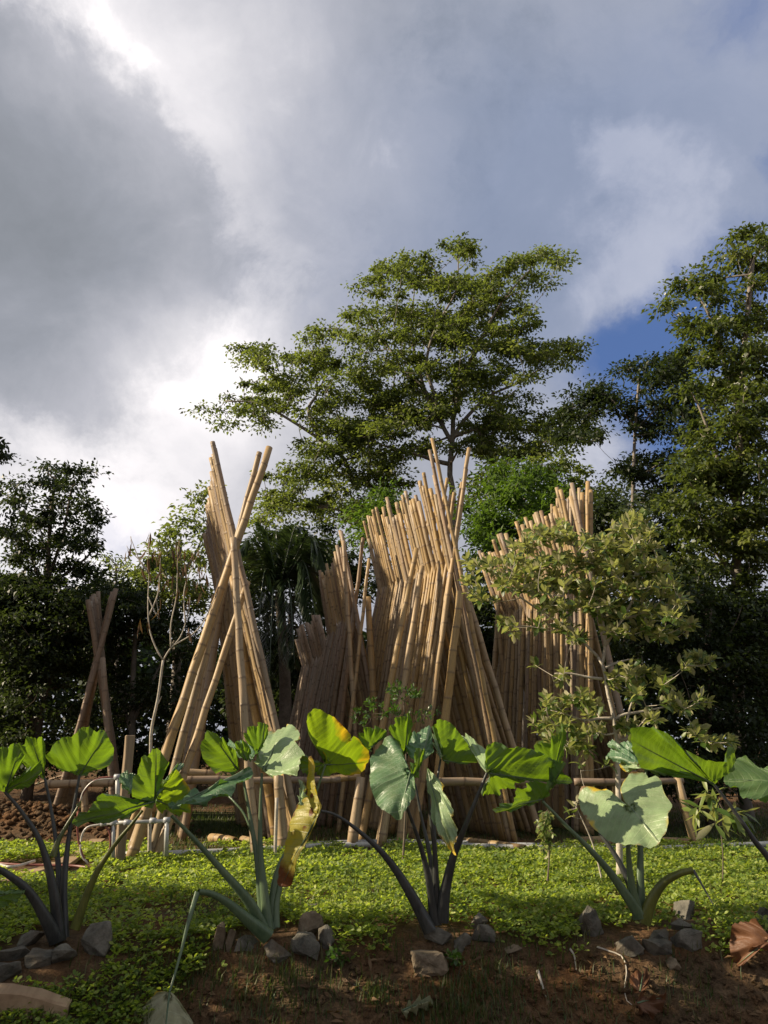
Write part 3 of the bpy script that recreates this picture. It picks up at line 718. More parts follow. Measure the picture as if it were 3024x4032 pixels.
# ------------------------------------------------------------------ bamboo
def pole_mesh(L, r, seed, sides=12):
    rg = random.Random(seed)
    zs, rs, nd, hole = [], [], [], []
    z = 0.; nodes = []
    z = rg.uniform(.05, .2)
    while z < L-.06: nodes.append(z); z += rg.uniform(.22, .36)
    def rad(z): return r*(1.0 - .22*z/L)
    keys = [(0., 0, 0)]
    for q in nodes: keys += [(q-.020, 0, 0), (q-.006, .04, .7), (q+.004, .065, 1.), (q+.012, -.01, .5), (q+.030, 0, 0)]
    keys += [(L, 0, 0)]
    b1 = rg.uniform(-.02, .02)*L/5*1.2; b2 = rg.uniform(-.02, .02)*L/5*1.2
    pts = []; ra = []; at = []
    for z, k, n in keys:
        pts.append((b1*math.sin(math.pi*z/L)+.004*math.sin(z*9+seed), b2*math.sin(math.pi*z/L)+.004*math.sin(z*7+seed*2), z)); ra.append(rad(z)*(1+k)); at.append((n, 0, 0))
    # open end: rim and the hollow
    pts += [pts[-1], (pts[-1][0], pts[-1][1], L-.05)]; ra += [rad(L)*.80, rad(L)*.78]; at += [(0, .15, 0), (0, 1, 0)]
    pts = np.array(pts); th = np.linspace(0, 2*np.pi, sides, endpoint=False); n = len(pts)
    ov = rg.uniform(.96, 1.04)
    v = pts[:, None] + np.array(ra)[:, None, None]*np.stack([np.cos(th)*ov, np.sin(th)/ov, th*0], -1)[None]
    i = np.arange(n-1)[:, None]*sides; j = np.arange(sides)[None]; k = (j+1) % sides
    q = np.stack([i+j, i+k, i+k+sides, i+j+sides], -1).reshape(-1, 4)
    v = v.reshape(-1, 3); uv = np.repeat(np.array(at, float), sides, 0)
    c = n*sides; v = np.vstack([v, pts[-1:], pts[:1]]); uv = np.vstack([uv, [[0, 1, 0]], [[0, .4, 0]]])
    jj = np.arange(sides); kk = (jj+1) % sides
    t = np.vstack([np.stack([jj*0+c, (n-1)*sides+jj, (n-1)*sides+kk], -1), np.stack([jj*0+c+1, kk, jj], -1)])
    b = MB(); b.add(v, q, t, .5, uv)
    return b
_pm = {}
def get_pole(L, mat, r):
    key = (round(L*4)/4, mat, round(r, 3), random.randrange(3))
    if key not in _pm:
        me = pole_mesh(key[0], r, len(_pm)+3).data('bamboo_pole', M[mat], True)
        _pm[key] = me
    return _pm[key], key[0]
def pole(a, b, label, group, r=.05, mat='bamboo', name='bamboo_pole', cat='bamboo pole'):
    a = Vector(a); b = Vector(b); d = b-a
    me, L = get_pole(max(d.length, .3), mat, r)
    o = bpy.data.objects.new(name, me); C.objects.link(o)
    q = d.to_track_quat('Z', 'Y') @ Matrix.Rotation(random.uniform(0, 6.28), 3, 'Z').to_quaternion()
    o.rotation_mode = 'QUATERNION'; o.rotation_quaternion = q; o.location = a
    s = random.uniform(.84, 1.08); o.scale = (s, s, d.length/L)
    return tag(o, label, cat, group)
ORD = 'first second third fourth fifth sixth seventh eighth ninth tenth eleventh twelfth thirteenth fourteenth fifteenth sixteenth seventeenth eighteenth nineteenth twentieth'.split()
ORD += ['twenty-' + w for w in ORD[:9]] + ['thirtieth'] + ['thirty-' + w for w in ORD[:9]]
def stack(near, far, n, foot, ext, side_fn, label, group, r=.05, mat='bamboo', skew=0., jy=.0, special=None, z_off=0):
    """leaning row: poles from their feet through a ridge line running away from the viewer"""
    A = P(*near); B = P(*far)
    for k in range(n):
        t = (k+.5)/n + random.uniform(-.25, .25)/n
        c = A*(1-t) + B*t + np.array([random.uniform(-.015, .015), 0, random.uniform(-.03, .03)])
        px = foot[0]*(1-t) + foot[1]*t + random.uniform(-10, 10)
        fy = c[1] + jy + random.uniform(-.12, .12)
        fx = X_at(px, fy, 0.); f = np.array([fx, fy, float(gh(fx, fy))+.01])
        d = c-f; L = np.linalg.norm(d); d /= L
        e = ext(t, k)
        top = c + d*e
        lb = label + ', ' + ORD[k] + ' from its near end'
        if special and k in special: lb = special[k]
        pole(f, top, lb, None if (special and k in special) else group, r, 'bamboo_old' if random.random() < .16 else mat)
    return
U = random.uniform
# main stack, front middle
mg_l = 'row of poles leaning rightwards in the main bamboo stack'
mg_r = 'row of poles leaning leftwards in the main bamboo stack'
stack((1797, 2200, 9.5), (1484, 2325, 12.5), 36, (1632, 1305), lambda t, k: (U(.9, 1.45) if (t < .5 and k % 3) else U(.02, .22)) if k else 1.62, None,
      'tan bamboo pole leaning right in the main stack', mg_l, .036,
      special={0: 'front right-leaning bamboo pole of the main stack, its top standing alone on the right'})
stack((1803, 2200, 9.42), (1490, 2325, 12.4), 37, (2040, 1690), lambda t, k: {0: 1.75, 1: 1.62}.get(k, U(.95, 1.42)-.1*t), None,
      'tan bamboo pole leaning left in the main stack', mg_r, .037,
      special={0: 'tallest left-leaning bamboo pole at the front of the main stack'})
stack((1850, 2330, 9.9), (1700, 2420, 12.0), 9, (2150, 1960), lambda t, k: U(.05, .5), None,
      'shaded bamboo pole on the right flank of the main stack', 'right flank of the main bamboo stack', .050)
# thick front poles lying over the main stack
for a, b, lb in (((1420, 3262, 9.3), (1640, 2160, 9.9), 'left'), ((1490, 3270, 9.2), (1662, 2230, 9.8), 'right')):
    f = P(*a); f[2] = float(gh(f[0], f[1]))
    pole(f, P(*b), lb + 'hand of two thick mottled poles laid over the main stack front', 'two poles laid over the front of the main stack', .050)
f = P(1690, 3275, 9.0); f[2] = float(gh(f[0], f[1]))
pole(f, P(1812, 2330, 9.2), 'thick pale bamboo pole right of centre over the main stack with a sunlit edge', None, .054)
# low stack to the left behind
stack((1400, 2400, 11.2), (1290, 2500, 13.2), 18, (1290, 1110), lambda t, k: {0: 1.15}.get(k, U(0, .15)), None,
      'grey bamboo pole leaning right in the low stack', 'rightward row of the low bamboo stack', .035, 'bamboo_old')
stack((1405, 2400, 11.1), (1292, 2500, 13.1), 19, (1560, 1420), lambda t, k: U(.95, 1.2)-.1*t if k > 1 else 1.3, None,
      'brown bamboo pole leaning left in the low stack', 'leftward row of the low bamboo stack', .037)
stack((1285, 2560, 13.6), (1190, 2640, 15.4), 13, (1160, 1095), lambda t, k: U(.0, .1), None,
      'grey bamboo pole leaning right in the farthest stack', 'rightward row of the farthest low stack', .044, 'bamboo_old')
stack((1288, 2560, 13.5), (1194, 2640, 15.3), 14, (1440, 1340), lambda t, k: U(.6, .8), None,
      'grey bamboo pole leaning left in the farthest stack', 'leftward row of the farthest low stack', .044, 'bamboo_old')
f = P(1420, 3240, 10.6); f[2] = float(gh(f[0], f[1]))
pole(P(1330, 3245, 10.4)*[1, 1, 0]+[0, 0, float(gh(P(1330, 3245, 10.4)[0], 10.4))], P(1452, 2200, 10.9), 'slim bamboo pole leaning right alone in front of the low stack', None, .032)
pole(f, P(1352, 2130, 10.7), 'slim bamboo pole leaning left across the low stack', None, .036)
pole(P(1500, 3250, 11)*[1, 1, 0]+[0, 0, float(gh(P(1500, 3250, 11)[0], 11))], P(1448, 2350, 11.0), 'short thick bamboo pole standing in the notch between the low and main stacks', None, .055)
# tall stack on the left
stack((925, 2105, 8.6), (866, 2370, 12.4), 32, (1190, 1045), lambda t, k: (1.33 if k == 0 else U(1.12, 1.3)) - .05*t, None,
      'bamboo pole leaning left in the tall left stack', 'leftward row of the tall left bamboo stack', .042,
      special={0: 'front left-leaning bamboo pole of the tall left stack, dark top against the cloud'})
for k, (fx, fy, tx, ty, yy, r) in enumerate([(640, 3010, 1062, 1762, 8.0, .052), (676, 3060, 1022, 1782, 8.15, .052), (722, 3060, 975, 2290, 8.2, .050), (618, 3050, 925, 2160, 8.45, .050)]):
    f = P(fx, fy, yy); g0 = P(tx, ty, yy+.55); d = (f-g0); tt = (float(gh(f[0], f[1]))-g0[2])/d[2]; f = g0+d*tt
    pole(f, g0, ['longest right-leaning bamboo pole of the tall left stack, its tip highest at the right',
                 'second right-leaning bamboo pole of the tall left stack, tip just left of the highest one',
                 'innermost sunlit bamboo pole at the left foot of the tall left stack',
                 'outermost bamboo pole on the left side of the tall left stack'][k], None, r)
f = P(1015, 3250, 8.0); f[2] = float(gh(f[0], f[1]))
pole(f, P(919, 2118, 8.25), 'steep front bamboo pole of the tall left stack, cut off at the crossing', None, .048)
stack((905, 2200, 9.6), (835, 2400, 12.4), 12, (720, 690), lambda t, k: U(.05, .3), None,
      'shaded pole leaning right inside the tall left stack', 'rightward row of the tall left bamboo stack', .052)
stack((930, 2330, 9.3), (870, 2500, 12), 14, (1090, 930), lambda t, k: U(.1, .5), None,
      'brown pole in the hollow of the tall left stack', 'poles in the hollow of the tall left stack', .052)
# small pair at the far left
stack((385, 2585, 12.8), (402, 2560, 13.9), 7, (490, 455), lambda t, k: U(1.0, 1.15), None,
      'brown bamboo pole leaning left in the small stack', 'leftward poles of the small far-left stack', .058, 'bamboo_old')
stack((380, 2585, 12.7), (396, 2560, 13.8), 7, (205, 260), lambda t, k: U(1.0, 1.2), None,
      'brown bamboo pole leaning right in the small stack', 'rightward poles of the small far-left stack', .058, 'bamboo_old')
f = P(455, 3200, 12.3); f[2] = float(gh(f[0], f[1]))
pole(f, P(405, 2590, 12.5), 'short upright bamboo pole in front of the small far-left stack', None, .058, 'bamboo_old')
# right stack behind the leafy sapling
stack((2330, 2262, 10.2), (1960, 2430, 14.2), 33, (2330, 1880), lambda t, k: U(1.15, 1.5) if k < 12 else U(.02, .25), None,
      'bamboo pole leaning right in the right stack', 'rightward row of the right bamboo stack', .040)
stack((2336, 2262, 10.1), (1966, 2430, 14.1), 33, (2560, 2250), lambda t, k: U(1.1, 1.45)-.1*t, None,
      'bamboo pole leaning left in the right stack', 'leftward row of the right bamboo stack', .046)
# few poles seen far back between main and right stacks
stack((1955, 2500, 13.5), (1985, 2480, 15), 6, (1900, 1930), lambda t, k: U(1.0, 1.5), None,
      'far pole between the main and right stacks', 'far poles between the main and right stacks', .055)
stack((1960, 2500, 13.4), (1990, 2480, 14.9), 5, (2040, 2060), lambda t, k: U(.1, .6), None,
      'far left-leaning pole between main and right stacks', 'far left-leaning poles between the stacks', .055)

# rails and rests
def rail(p, q, label, r=.05, mat='bamboo', grounded=False, group=None):
    a = P(*p); b = P(*q)
    if grounded:
        for w in (a, b): w[2] = float(gh(w[0], w[1])) + r*.9
    return pole(a, b, label, group, r, mat, 'bamboo_rail', 'bamboo rail')
rail((705, 3070, 8.6), (1340, 3070, 9.0), 'level bamboo rail crossing the feet of the tall left stack', .044, 'bamboo_old')
rail((700, 3040, 9.1), (850, 3045, 9.2), 'short bamboo rail behind the level rail of the tall left stack', .045)
rail((1300, 3068, 9.3), (1420, 3060, 9.3), 'stub of bamboo rail at the left foot of the main stack', .045)
rail((1690, 3078, 8.8), (2160, 3080, 9.0), 'level bamboo rail crossing the right feet of the main stack', .044, 'bamboo_old')
rail((2260, 3080, 8.9), (2690, 3075, 8.9), 'level bamboo rail behind the right taro plants', .040, 'bamboo_old')
rail((180, 3088, 11), (450, 3083, 11), 'level bamboo rail in front of the small far-left stack', .055)
rail((1790, 3230, 9.3), (2065, 3268, 8.6), 'bamboo pole lying on the grass with its sawn end to the right', .055, grounded=True)
rail((2270, 3250, 9.2), (2770, 3245, 9.0), 'bamboo pole lying on the ground behind the right taro plants', .055, grounded=True)
rail((840, 3150, 9.6), (930, 3215, 9.2), 'bamboo offcut lying on the shaded grass inside the left stack', .05, grounded=True)
rail((960, 3200, 9.3), (1105, 3270, 8.6), 'long bamboo offcut running down to the thick post of the left stack', .05, grounded=True)
def post(px, pyb, pyt, Y, label, r=.06, dx=0, mat='bamboo'):
    t = P(px+dx, pyt, Y); b = np.array([X_at(px, Y, 0), Y, float(gh(X_at(px, Y, 0), Y))-.02])
    return pole(b, t, label, None, r, mat, 'bamboo_post', 'bamboo post')
post(1118, 3310, 3020, 8.5, 'thick short bamboo post under the level rail of the left stack', .07, -25)
post(2745, 3240, 3060, 8.9, 'slanting bamboo brace at the right end of the back rail', .055, -80)
post(2420, 3240, 2890, 9.4, 'bamboo post behind the leafy sapling trunk', .05, 10)
post(2450, 3240, 2900, 9.6, 'slanting bamboo post right of the leafy sapling trunk', .045, 110)
post(330, 3200, 3075, 10.9, 'short bamboo post under the far-left rail', .05)
post(480, 3330, 3160, 9.2, 'slanted bamboo brace behind the wooden stake', .055, 75)
post(560, 3330, 3120, 9.3, 'second slanted bamboo brace right of the wooden stake', .05, 60)
# bamboo feet standing forward of the main stack
for k, (a, b) in enumerate((((1385, 3240), (1420, 3060)), ((1575, 3300), (1600, 3060)), ((1500, 3280), (1540, 3060)))):
    f = P(a[0], a[1], 8.8); f[2] = float(gh(f[0], f[1])); pole(f, P(b[0], b[1], 8.9), ['short slanting bamboo stub at the left foot of the main stack', 'thick bamboo stub standing foremost of the main stack feet', 'middle bamboo stub before the main stack feet'][k], None, .06, 'bamboo', 'bamboo_stub', 'bamboo stub')

# ------------------------------------------------------------------ stake, pipes, planks
def boxed(name, label, cat, a, b, w, d, mat, group=None, roll=0, taper=0):
    a = Vector(a); b = Vector(b); dv = b-a; L = dv.length
    me = bpy.data.meshes.new(name); bm = bmesh.new()
    bmesh.ops.create_cube(bm, size=1)
    for v in bm.verts: v.co = Vector((v.co.x*w, v.co.y*d, (v.co.z+.5)*L))
    bmesh.ops.bevel(bm, geom=bm.edges[:], offset=min(w, d)*.09, segments=1, affect='EDGES')
    bmesh.ops.subdivide_edges(bm, edges=[e for e in bm.edges if e.calc_length() > L*.5], cuts=6)
    for v in bm.verts: v.co += Vector((random.uniform(-1, 1), random.uniform(-1, 1), 0))*min(w, d)*.04
    if taper:
        for v in bm.verts:
            k_ = 1-taper*float(sstep(.6, 1, v.co.z/L)); v.co.y = (v.co.y+d/2)*k_-d/2; v.co.x *= (1+k_)/2
    bm.to_mesh(me); bm.free(); me.materials.append(mat)
    o = bpy.data.objects.new(name, me); C.objects.link(o)
    o.rotation_mode = 'QUATERNION'; o.rotation_quaternion = dv.to_track_quat('Z', 'Y') @ Matrix.Rotation(roll, 3, 'Z').to_quaternion(); o.location = a
    return tag(o, label, cat, group)
YS = 7.6
sx = X_at(468, YS, 0)
boxed('wooden_stake', 'square wooden stake standing upright among the ground cover, grey pipes tied to it', 'stake', (sx, YS, float(gh(sx, YS))-.1), P(513, 2895, YS), .085, .085, M['wood'], roll=.5)
def pipes():
    o = P(440, 3240, YS-.1)
    root = thing('standpipe', 'grey plastic standpipe with tee joints and bent hoses beside the wooden stake', 'water pipe', (o[0], o[1], float(gh(o[0], o[1]))))
    def seg(pts, r, mat, name):
        b = MB(); w = pixel_line(pts, YS-.12); b.tube(smooth_line(w, 16) if len(pts) > 2 else w, r, 10); b.build(name, mat, root, True)
    z4 = lambda l: [(a*.6028, 2800+b*.6028) for a, b in l]
    seg(z4([(740, 960), (742, 715)]), .016, M['pvc'], 'riser_pipe')
    seg(z4([(768, 640), (768, 420)]), .020, M['pvc_white'], 'upper_pipe')
    seg(z4([(660, 733), (1105, 716)]), .017, M['pvc_white'], 'cross_pipe')
    seg(z4([(1085, 945), (1090, 712)]), .021, M['pvc_white'], 'end_pipe')
    for x, y in ((742, 730), (832, 728), (1000, 716), (1090, 712), (768, 430), (680, 732)):
        a = z4([(x-20, y), (x+20, y)]); seg(a, .027, M['pvc'], 'pipe_joint')
    seg(z4([(745, 432), (640, 440), (560, 510), (520, 600), (505, 720), (515, 860), (560, 990)]), .009, M['hose_red'], 'hose')
    seg(z4([(740, 440), (620, 455), (550, 520), (525, 590)]), .010, M['hose_clear'], 'hose')
    seg(z4([(660, 740), (570, 760), (530, 830), (530, 930), (575, 1000)]), .010, M['hose_clear'], 'hose')
    seg(z4([(680, 745), (715, 790), (720, 880), (700, 960)]), .009, M['hose_red'], 'hose')
pipes()
def lying_tube(name, label, cat, pts, r, mat, Y=None, up=None):
    w = []
    for p in pts:
        q = ground_pt(*p); w.append(q + [0, 0, r*.9 if up is None else up])
    w = smooth_line(np.array(w), 60)
    w[:, 2] = np.maximum(w[:, 2], gh(w[:, 0], w[:, 1])+r*.8)
    b = MB(); b.tube(w, r, 10)
    return tag(rebase(b.build(name, mat, None, True), tuple(w[0])), label, cat)
lying_tube('water_pipe', 'long pale plastic water pipe lying on the ground behind the ground cover', 'pipe', [(480, 3388), (800, 3378), (1100, 3362), (1350, 3348), (1650, 3343), (1900, 3353), (2150, 3360), (2600, 3362), (3100, 3340)], .032, M['pvc_white'], up=.05)
lying_tube('water_pipe', 'second thinner plastic pipe lying just behind the long pale one', 'pipe', [(1150, 3348), (1400, 3334), (1750, 3333), (2050, 3345), (2400, 3350)], .022, M['pvc'], up=.05)
lying_tube('garden_hose', 'dark red hose lying over the plank at the left edge', 'hose', [(-60, 3440), (60, 3450), (160, 3452), (280, 3455), (340, 3462)], .011, M['hose_red'], up=.09)
lying_tube('garden_hose', 'pale looped hose at the left edge below the red one', 'hose', [(-60, 3430), (10, 3462), (60, 3462), (130, 3440)], .012, M['hose_clear'], up=.10)
def lying_plank(label, p, q, w, t, lift=.03, mat='plank'):
    a = ground_pt(*p)+[0, 0, lift]; b = ground_pt(*q)+[0, 0, lift]
    return boxed('plank', label, 'plank', a, b, w, t, M[mat], roll=math.pi/2 if abs(b[1]-a[1]) < 0 else 0)
lying_plank('light plank lying at an angle between the ground cover and the grey standpipe', (235, 3425), (385, 3320), .16, .04)
lying_plank('worn plank lying under the red hose at the left edge', (10, 3505), (215, 3425), .15, .035, .05)
lying_plank('board crossing behind the leftmost taro plant near the soil heap', (110, 3120), (285, 3060), .10, .03, .12)
a = P(-160, 3935, 4.28); b = P(275, 3945, 4.36)
boxed('timber_board', 'thick tapered timber board lying low in the bottom left corner', 'board', a+[0, 0, -.02], b+[0, 0, -.035], .10, .17, M['plank'], roll=math.radians(8), taper=.28)

# ------------------------------------------------------------------ rocks
ROCKS = []
def rock(px, py, w, h, mat, label, seed, flat=.9, sink=.34, Yadd=0):
    """px,py: centre in the photograph; rests on the ground below it"""
    rg = random.Random(seed)
    g0 = ground_pt(px, py+h*.35)
    s = mpp(g0[1]+.02, py)
    rx, rz = w*s/2*1.1, h*s/2*1.15
    ry = (rx+rz)/2*flat
    bm = bmesh.new()
    for k in range(12):
        v = Vector((rg.gauss(0, 1), rg.gauss(0, 1), rg.gauss(0, 1))).normalized()
        m_ = max(abs(v.x), abs(v.y), abs(v.z)); v = v*(.45+.5/m_)*rg.uniform(.85, 1.05)
        bm.verts.new((v.x*rx, v.y*ry, v.z*rz))
    r = bmesh.ops.convex_hull(bm, input=bm.verts[:])
    bmesh.ops.delete(bm, geom=[v for v in bm.verts if not v.link_faces], context='VERTS')
    bmesh.ops.dissolve_limit(bm, angle_limit=R(14), verts=bm.verts[:], edges=bm.edges[:])
    bmesh.ops.bevel(bm, geom=bm.edges[:], offset=min(rx, rz)*.035, segments=1, affect='EDGES', clamp_overlap=True)
    bmesh.ops.triangulate(bm, faces=bm.faces[:])
    bmesh.ops.subdivide_edges(bm, edges=[e for e in bm.edges if e.calc_length() > min(rx, rz)*.35], cuts=3, use_grid_fill=True)
    bmesh.ops.triangulate(bm, faces=bm.faces[:])
    off = Vector((seed*3.7, seed*1.3, 0))
    for v in bm.verts:
        q = v.co*(1.0/max(rx, rz))
        v.co += v.co.normalized()*min(rx, rz)*(.16*mnoise.noise(q*1.8+off) + .07*mnoise.noise(q*6+off))
    me = bpy.data.meshes.new('rock'); bm.to_mesh(me); bm.free(); me.materials.append(M[mat])
    o = bpy.data.objects.new('rock', me); C.objects.link(o)
    ROCKS.append((g0[0], g0[1]+ry*.3, rx, ry))
    o.location = (g0[0], g0[1]+ry*.3+Yadd, g0[2]+rz*(1-sink)*.8); o.rotation_euler = (rg.uniform(-.2, .2), rg.uniform(-.25, .25), rg.uniform(-.4, .4))
    return tag(o, label, 'rock')
for k, (x, y, w, h, m_, lb) in enumerate([
 (40, 3762, 130, 60, 'rock', 'flat grey rock at the left edge below the leftmost taro plant'),
 (10, 3840, 110, 90, 'rock', 'grey rock cut by the left edge above the timber board'),
 (148, 3780, 115, 85, 'rock', 'grey rock below the leftmost taro plant, between the flat one and the split-faced one'),
 (245, 3765, 105, 90, 'rock', 'split-faced pale grey rock right below the leftmost taro stalks'),
 (372, 3705, 130, 130, 'rock', 'big dark rock in shade right of the leftmost taro plant'),
 (120, 3700, 110, 60, 'rock', 'low dark rock left of the leftmost taro base'),
 (862, 3700, 62, 120, 'rock_tan', 'upright tan rock left of the second taro base'),
 (905, 3715, 40, 90, 'rock_tan', 'thin upright tan slab next to the upright tan rock'),
 (978, 3735, 115, 90, 'rock', 'pale angular rock with a sunlit top in front of the second taro base'),
 (1092, 3750, 110, 90, 'rock', 'brown-grey lumpy rock just below the second taro base'),
 (1196, 3738, 135, 95, 'rock', 'wedge-shaped grey rock right of the second taro base'),
 (1222, 3650, 105, 100, 'rock_tan', 'tan boulder sitting behind the wedge-shaped rock'),
 (1228, 3583, 80, 40, 'rock', 'small flat-topped rock at the back of the second taro ring'),
 (1280, 3700, 70, 90, 'rock', 'dark rock right of the tan boulder'),
 (1728, 3692, 118, 66, 'rock', 'flat block sticking out below the middle taro base'),
 (1690, 3785, 150, 120, 'rock_tan', 'large brown block set in the bank under the middle taro plant'),
 (1892, 3630, 95, 70, 'rock', 'rounded grey rock up the slope right of the middle taro base'),
 (1905, 3695, 100, 85, 'rock', 'pitted dark rock right of the middle taro base'),
 (1825, 3725, 66, 80, 'rock', 'small rock wedged between the flat block and the pitted one'),
 (2026, 3745, 72, 42, 'rock_tan', 'small smooth stone lying alone on the soil right of the middle taro plant'),
 (2335, 3645, 110, 125, 'rock', 'round mossy boulder left of the silver-leaved taro plant'),
 (2352, 3572, 85, 44, 'rock_tan', 'sunlit tan cap stone on the round mossy boulder'),
 (2480, 3715, 125, 95, 'rock', 'blocky rock in front left of the silver-leaved taro base'),
 (2590, 3685, 115, 42, 'rock', 'thin flat rock right under the silver-leaved taro base'),
 (2598, 3738, 115, 85, 'rock', 'square rock below the thin flat rock'),
 (2712, 3700, 122, 80, 'rock', 'angular rock right of the thin flat rock'),
 (2678, 3640, 115, 50, 'rock', 'pale wedge rock behind the angular rock'),
 (2700, 3592, 150, 70, 'rock', 'long grey rock at the back right of the silver-leaved taro ring'),
 (2660, 3802, 76, 50, 'rock_tan', 'brown stone half buried in the bank below the ring of rocks'),
 (3012, 3610, 90, 80, 'rock', 'dark rock at the right edge above the brown dead leaf')]):
    rock(x, y, w, h, m_, lb, 100+k)

# ------------------------------------------------------------------ taro plants
def z5(l): return [(700+a*.6028, 2700+b*.6028) for a, b in l]
def z6(l): return [(1300+a*.6028, 2700+b*.6028) for a, b in l]
def z4(l): return [(a*.6028, 2800+b*.6028) for a, b in l]
def z7(l): return [(2100+a*.6023, 2700+b*.6023) for a, b in l]
CAMP = np.array([0, 0, CAMZ])
def taro_leaf(parent, outline, attach, tip, Y, nrm, mat, cup=.06, quilt=.003, wave=.018, fold=0., label=None, bend=.0):
    A = P(attach[0], attach[1], Y); n = np.array(nrm, float); n /= np.linalg.norm(n)
    def hit(p):
        d = ray(*p); t = np.dot(A-CAMP, n)/np.dot(d, n); return CAMP + d*t
    pts = np.array(outline, float)
    q = np.vstack([pts[-1:], pts, pts[:2]]); out = []
    for i in range(1, len(q)-2):
        t = np.linspace(0, 1, 10, endpoint=False)[:, None]
        p0, p1, p2, p3 = q[i-1], q[i], q[i+1], q[i+2]
        out.append(.5*((2*p1) + (-p0+p2)*t + (2*p0-5*p1+4*p2-p3)*t**2 + (-p0+3*p1-3*p2+p3)*t**3))
    out = np.vstack(out); out = resample(np.vstack([out, out[:1]]), 97)[:96]
    O = np.array([hit(p) for p in out]); T = hit(tip)
    m_ = T-A; Ln = np.linalg.norm(m_); m_ /= Ln; side = np.cross(n, m_)
    size = np.abs(O-A).max()
    NR = 14; rr = (np.arange(NR+1)/NR)**.85
    th = np.arange(96)
    seedp = random.uniform(0, 6.28)
    Rg, Ig = np.meshgrid(rr, th, indexing='ij')
    V = A + (O[None]-A)*rr[:, None, None]
    rel = V-A; s = rel@m_; t = rel@side; at = np.abs(t)
    dist = np.sqrt(s*s+t*t)
    rel_n = -cup*(dist/size)**2*size*1.6
    ph = (s-.95*at**1.25)/.047
    rel_n = rel_n + quilt*np.cos(2*np.pi*ph)*np.clip(at/.03, 0, 1)*np.clip(1.15-Rg, 0, 1)
    rel_n = rel_n + wave*.35*np.sin(Ig*2*np.pi/96*29+seedp*3)*Rg**7 + .012*np.sin(s*23+seedp)*np.cos(t*19+seedp*2)*np.clip(Rg*2, 0, 1) + wave*np.sin(Ig*2*np.pi/96*7+seedp)*Rg**3 + wave*.5*np.sin(Ig*2*np.pi/96*13+seedp*2)*Rg**4
    rel_n = rel_n + fold*at + bend*(s/size)*np.abs(s/size)*size
    rel_n = rel_n - rel_n[0, 0]
    V = V + rel_n[..., None]*n
    V = V.reshape(-1, 3)
    i = np.arange(NR)[:, None]*96; j = np.arange(96)[None]; k = (j+1) % 96
    qd = np.stack([i+j, i+k, i+k+96, i+j+96], -1).reshape(-1, 4)
    st = np.stack([s, t, Rg], -1).reshape(-1, 3)
    b = MB(); b.add(V, qd[96:], None, .5, st)
    # close the hub with triangles
    b.t.append(np.stack([np.zeros(96, int), 96+np.arange(96), 96+(np.arange(96)+1) % 96], -1)); b.tt.append(np.full(96, .5))
    # thick midrib under the blade
    o = b.build('leaf', M[mat], parent, True)
    rb = MB(); u = np.linspace(0, .93, 14)[:, None]; mp = A + m_*Ln*u
    reln = -cup*((Ln*u[:, 0])/size)**2*size*1.6 + bend*(Ln*u[:, 0]/size)**2*size
    mp = mp + (reln[:, None])*n
    rb.tube(mp, np.linspace(.0055, .0012, 14), 6)
    rbo = rb.build('midrib', M['stalk_green'], None, True); rbo.parent = o
    if parent is not None: rbo.matrix_parent_inverse = o.matrix_parent_inverse.inverted() @ o.matrix_parent_inverse; o_inv = None
    if label: o['label'] = label
    return o
def petiole(parent, pts, Y0, Y1, r0, r1, mat, label=None, name='stalk'):
    n = len(pts); w = np.array([P(p[0], p[1], Y0+(Y1-Y0)*k/(n-1)) for k, p in enumerate(pts)])
    w = smooth_line(w, 30); u = np.linspace(0, 1, 30)
    rad = r1 + (r0*1.2-r1)*(1-u)**1.5
    # channelled section: slightly flattened tube with a groove
    b = MB(); tg = np.gradient(w, axis=0); tg /= np.linalg.norm(tg, axis=1)[:, None]
    a = np.cross(tg, [0, 1., .2]); a /= np.linalg.norm(a, axis=1)[:, None]; c = np.cross(tg, a)
    th = np.linspace(0, 2*np.pi, 14, endpoint=False)
    prof = 1 - .32*np.exp(-((th-np.pi*.5)/.5)**2)
    gro = np.clip(1-u*1.3, 0, 1)[:, None]
    pr = 1 + (prof[None]-1)*gro
    v = w[:, None] + (rad[:, None]*pr)[..., None]*(np.cos(th)[None, :, None]*a[:, None] + np.sin(th)[None, :, None]*c[:, None]*.85)
    i = np.arange(29)[:, None]*14; j = np.arange(14)[None]; k = (j+1) % 14
    b.add(v.reshape(-1, 3), np.stack([i+j, i+k, i+k+14, i+j+14], -1).reshape(-1, 4))
    o = b.build(name, M[mat], parent, True)
    if label: o['label'] = label
    return o
def taro(label, bx, by, Y):
    x = X_at(bx, Y, 0); g0 = float(gh(x, Y))
    return thing('taro_plant', label, 'taro plant', (x, Y, g0), 'row of taro plants along the edge of the terrace')

# plant one (far left)
T = taro('leftmost taro plant with dark purple stalks and glowing green leaves, left of the wooden stake', 241, 3700, 4.85)
petiole(T, z4([(385, 1500), (350, 1180), (270, 870), (150, 670), (30, 525)]), 4.82, 4.65, .034, .009, 'stalk_dark')
petiole(T, z4([(400, 1490), (385, 1080), (365, 850), (330, 620), (292, 435)]), 4.86, 5.0, .024, .008, 'stalk_dark')
petiole(T, z4([(418, 1480), (415, 1180), (440, 900), (480, 640), (520, 420)]), 4.85, 4.9, .026, .008, 'stalk_dark')
petiole(T, z4([(370, 1500), (290, 1340), (180, 1170), (40, 1060), (-80, 1000)]), 4.80, 4.5, .036, .016, 'stalk_dark')
petiole(T, z4([(490, 1420), (560, 1220), (640, 1040), (760, 860), (860, 740), (930, 650)]), 4.85, 4.75, .026, .008, 'stalk_olive', 'olive yellow-green leaf stalk')
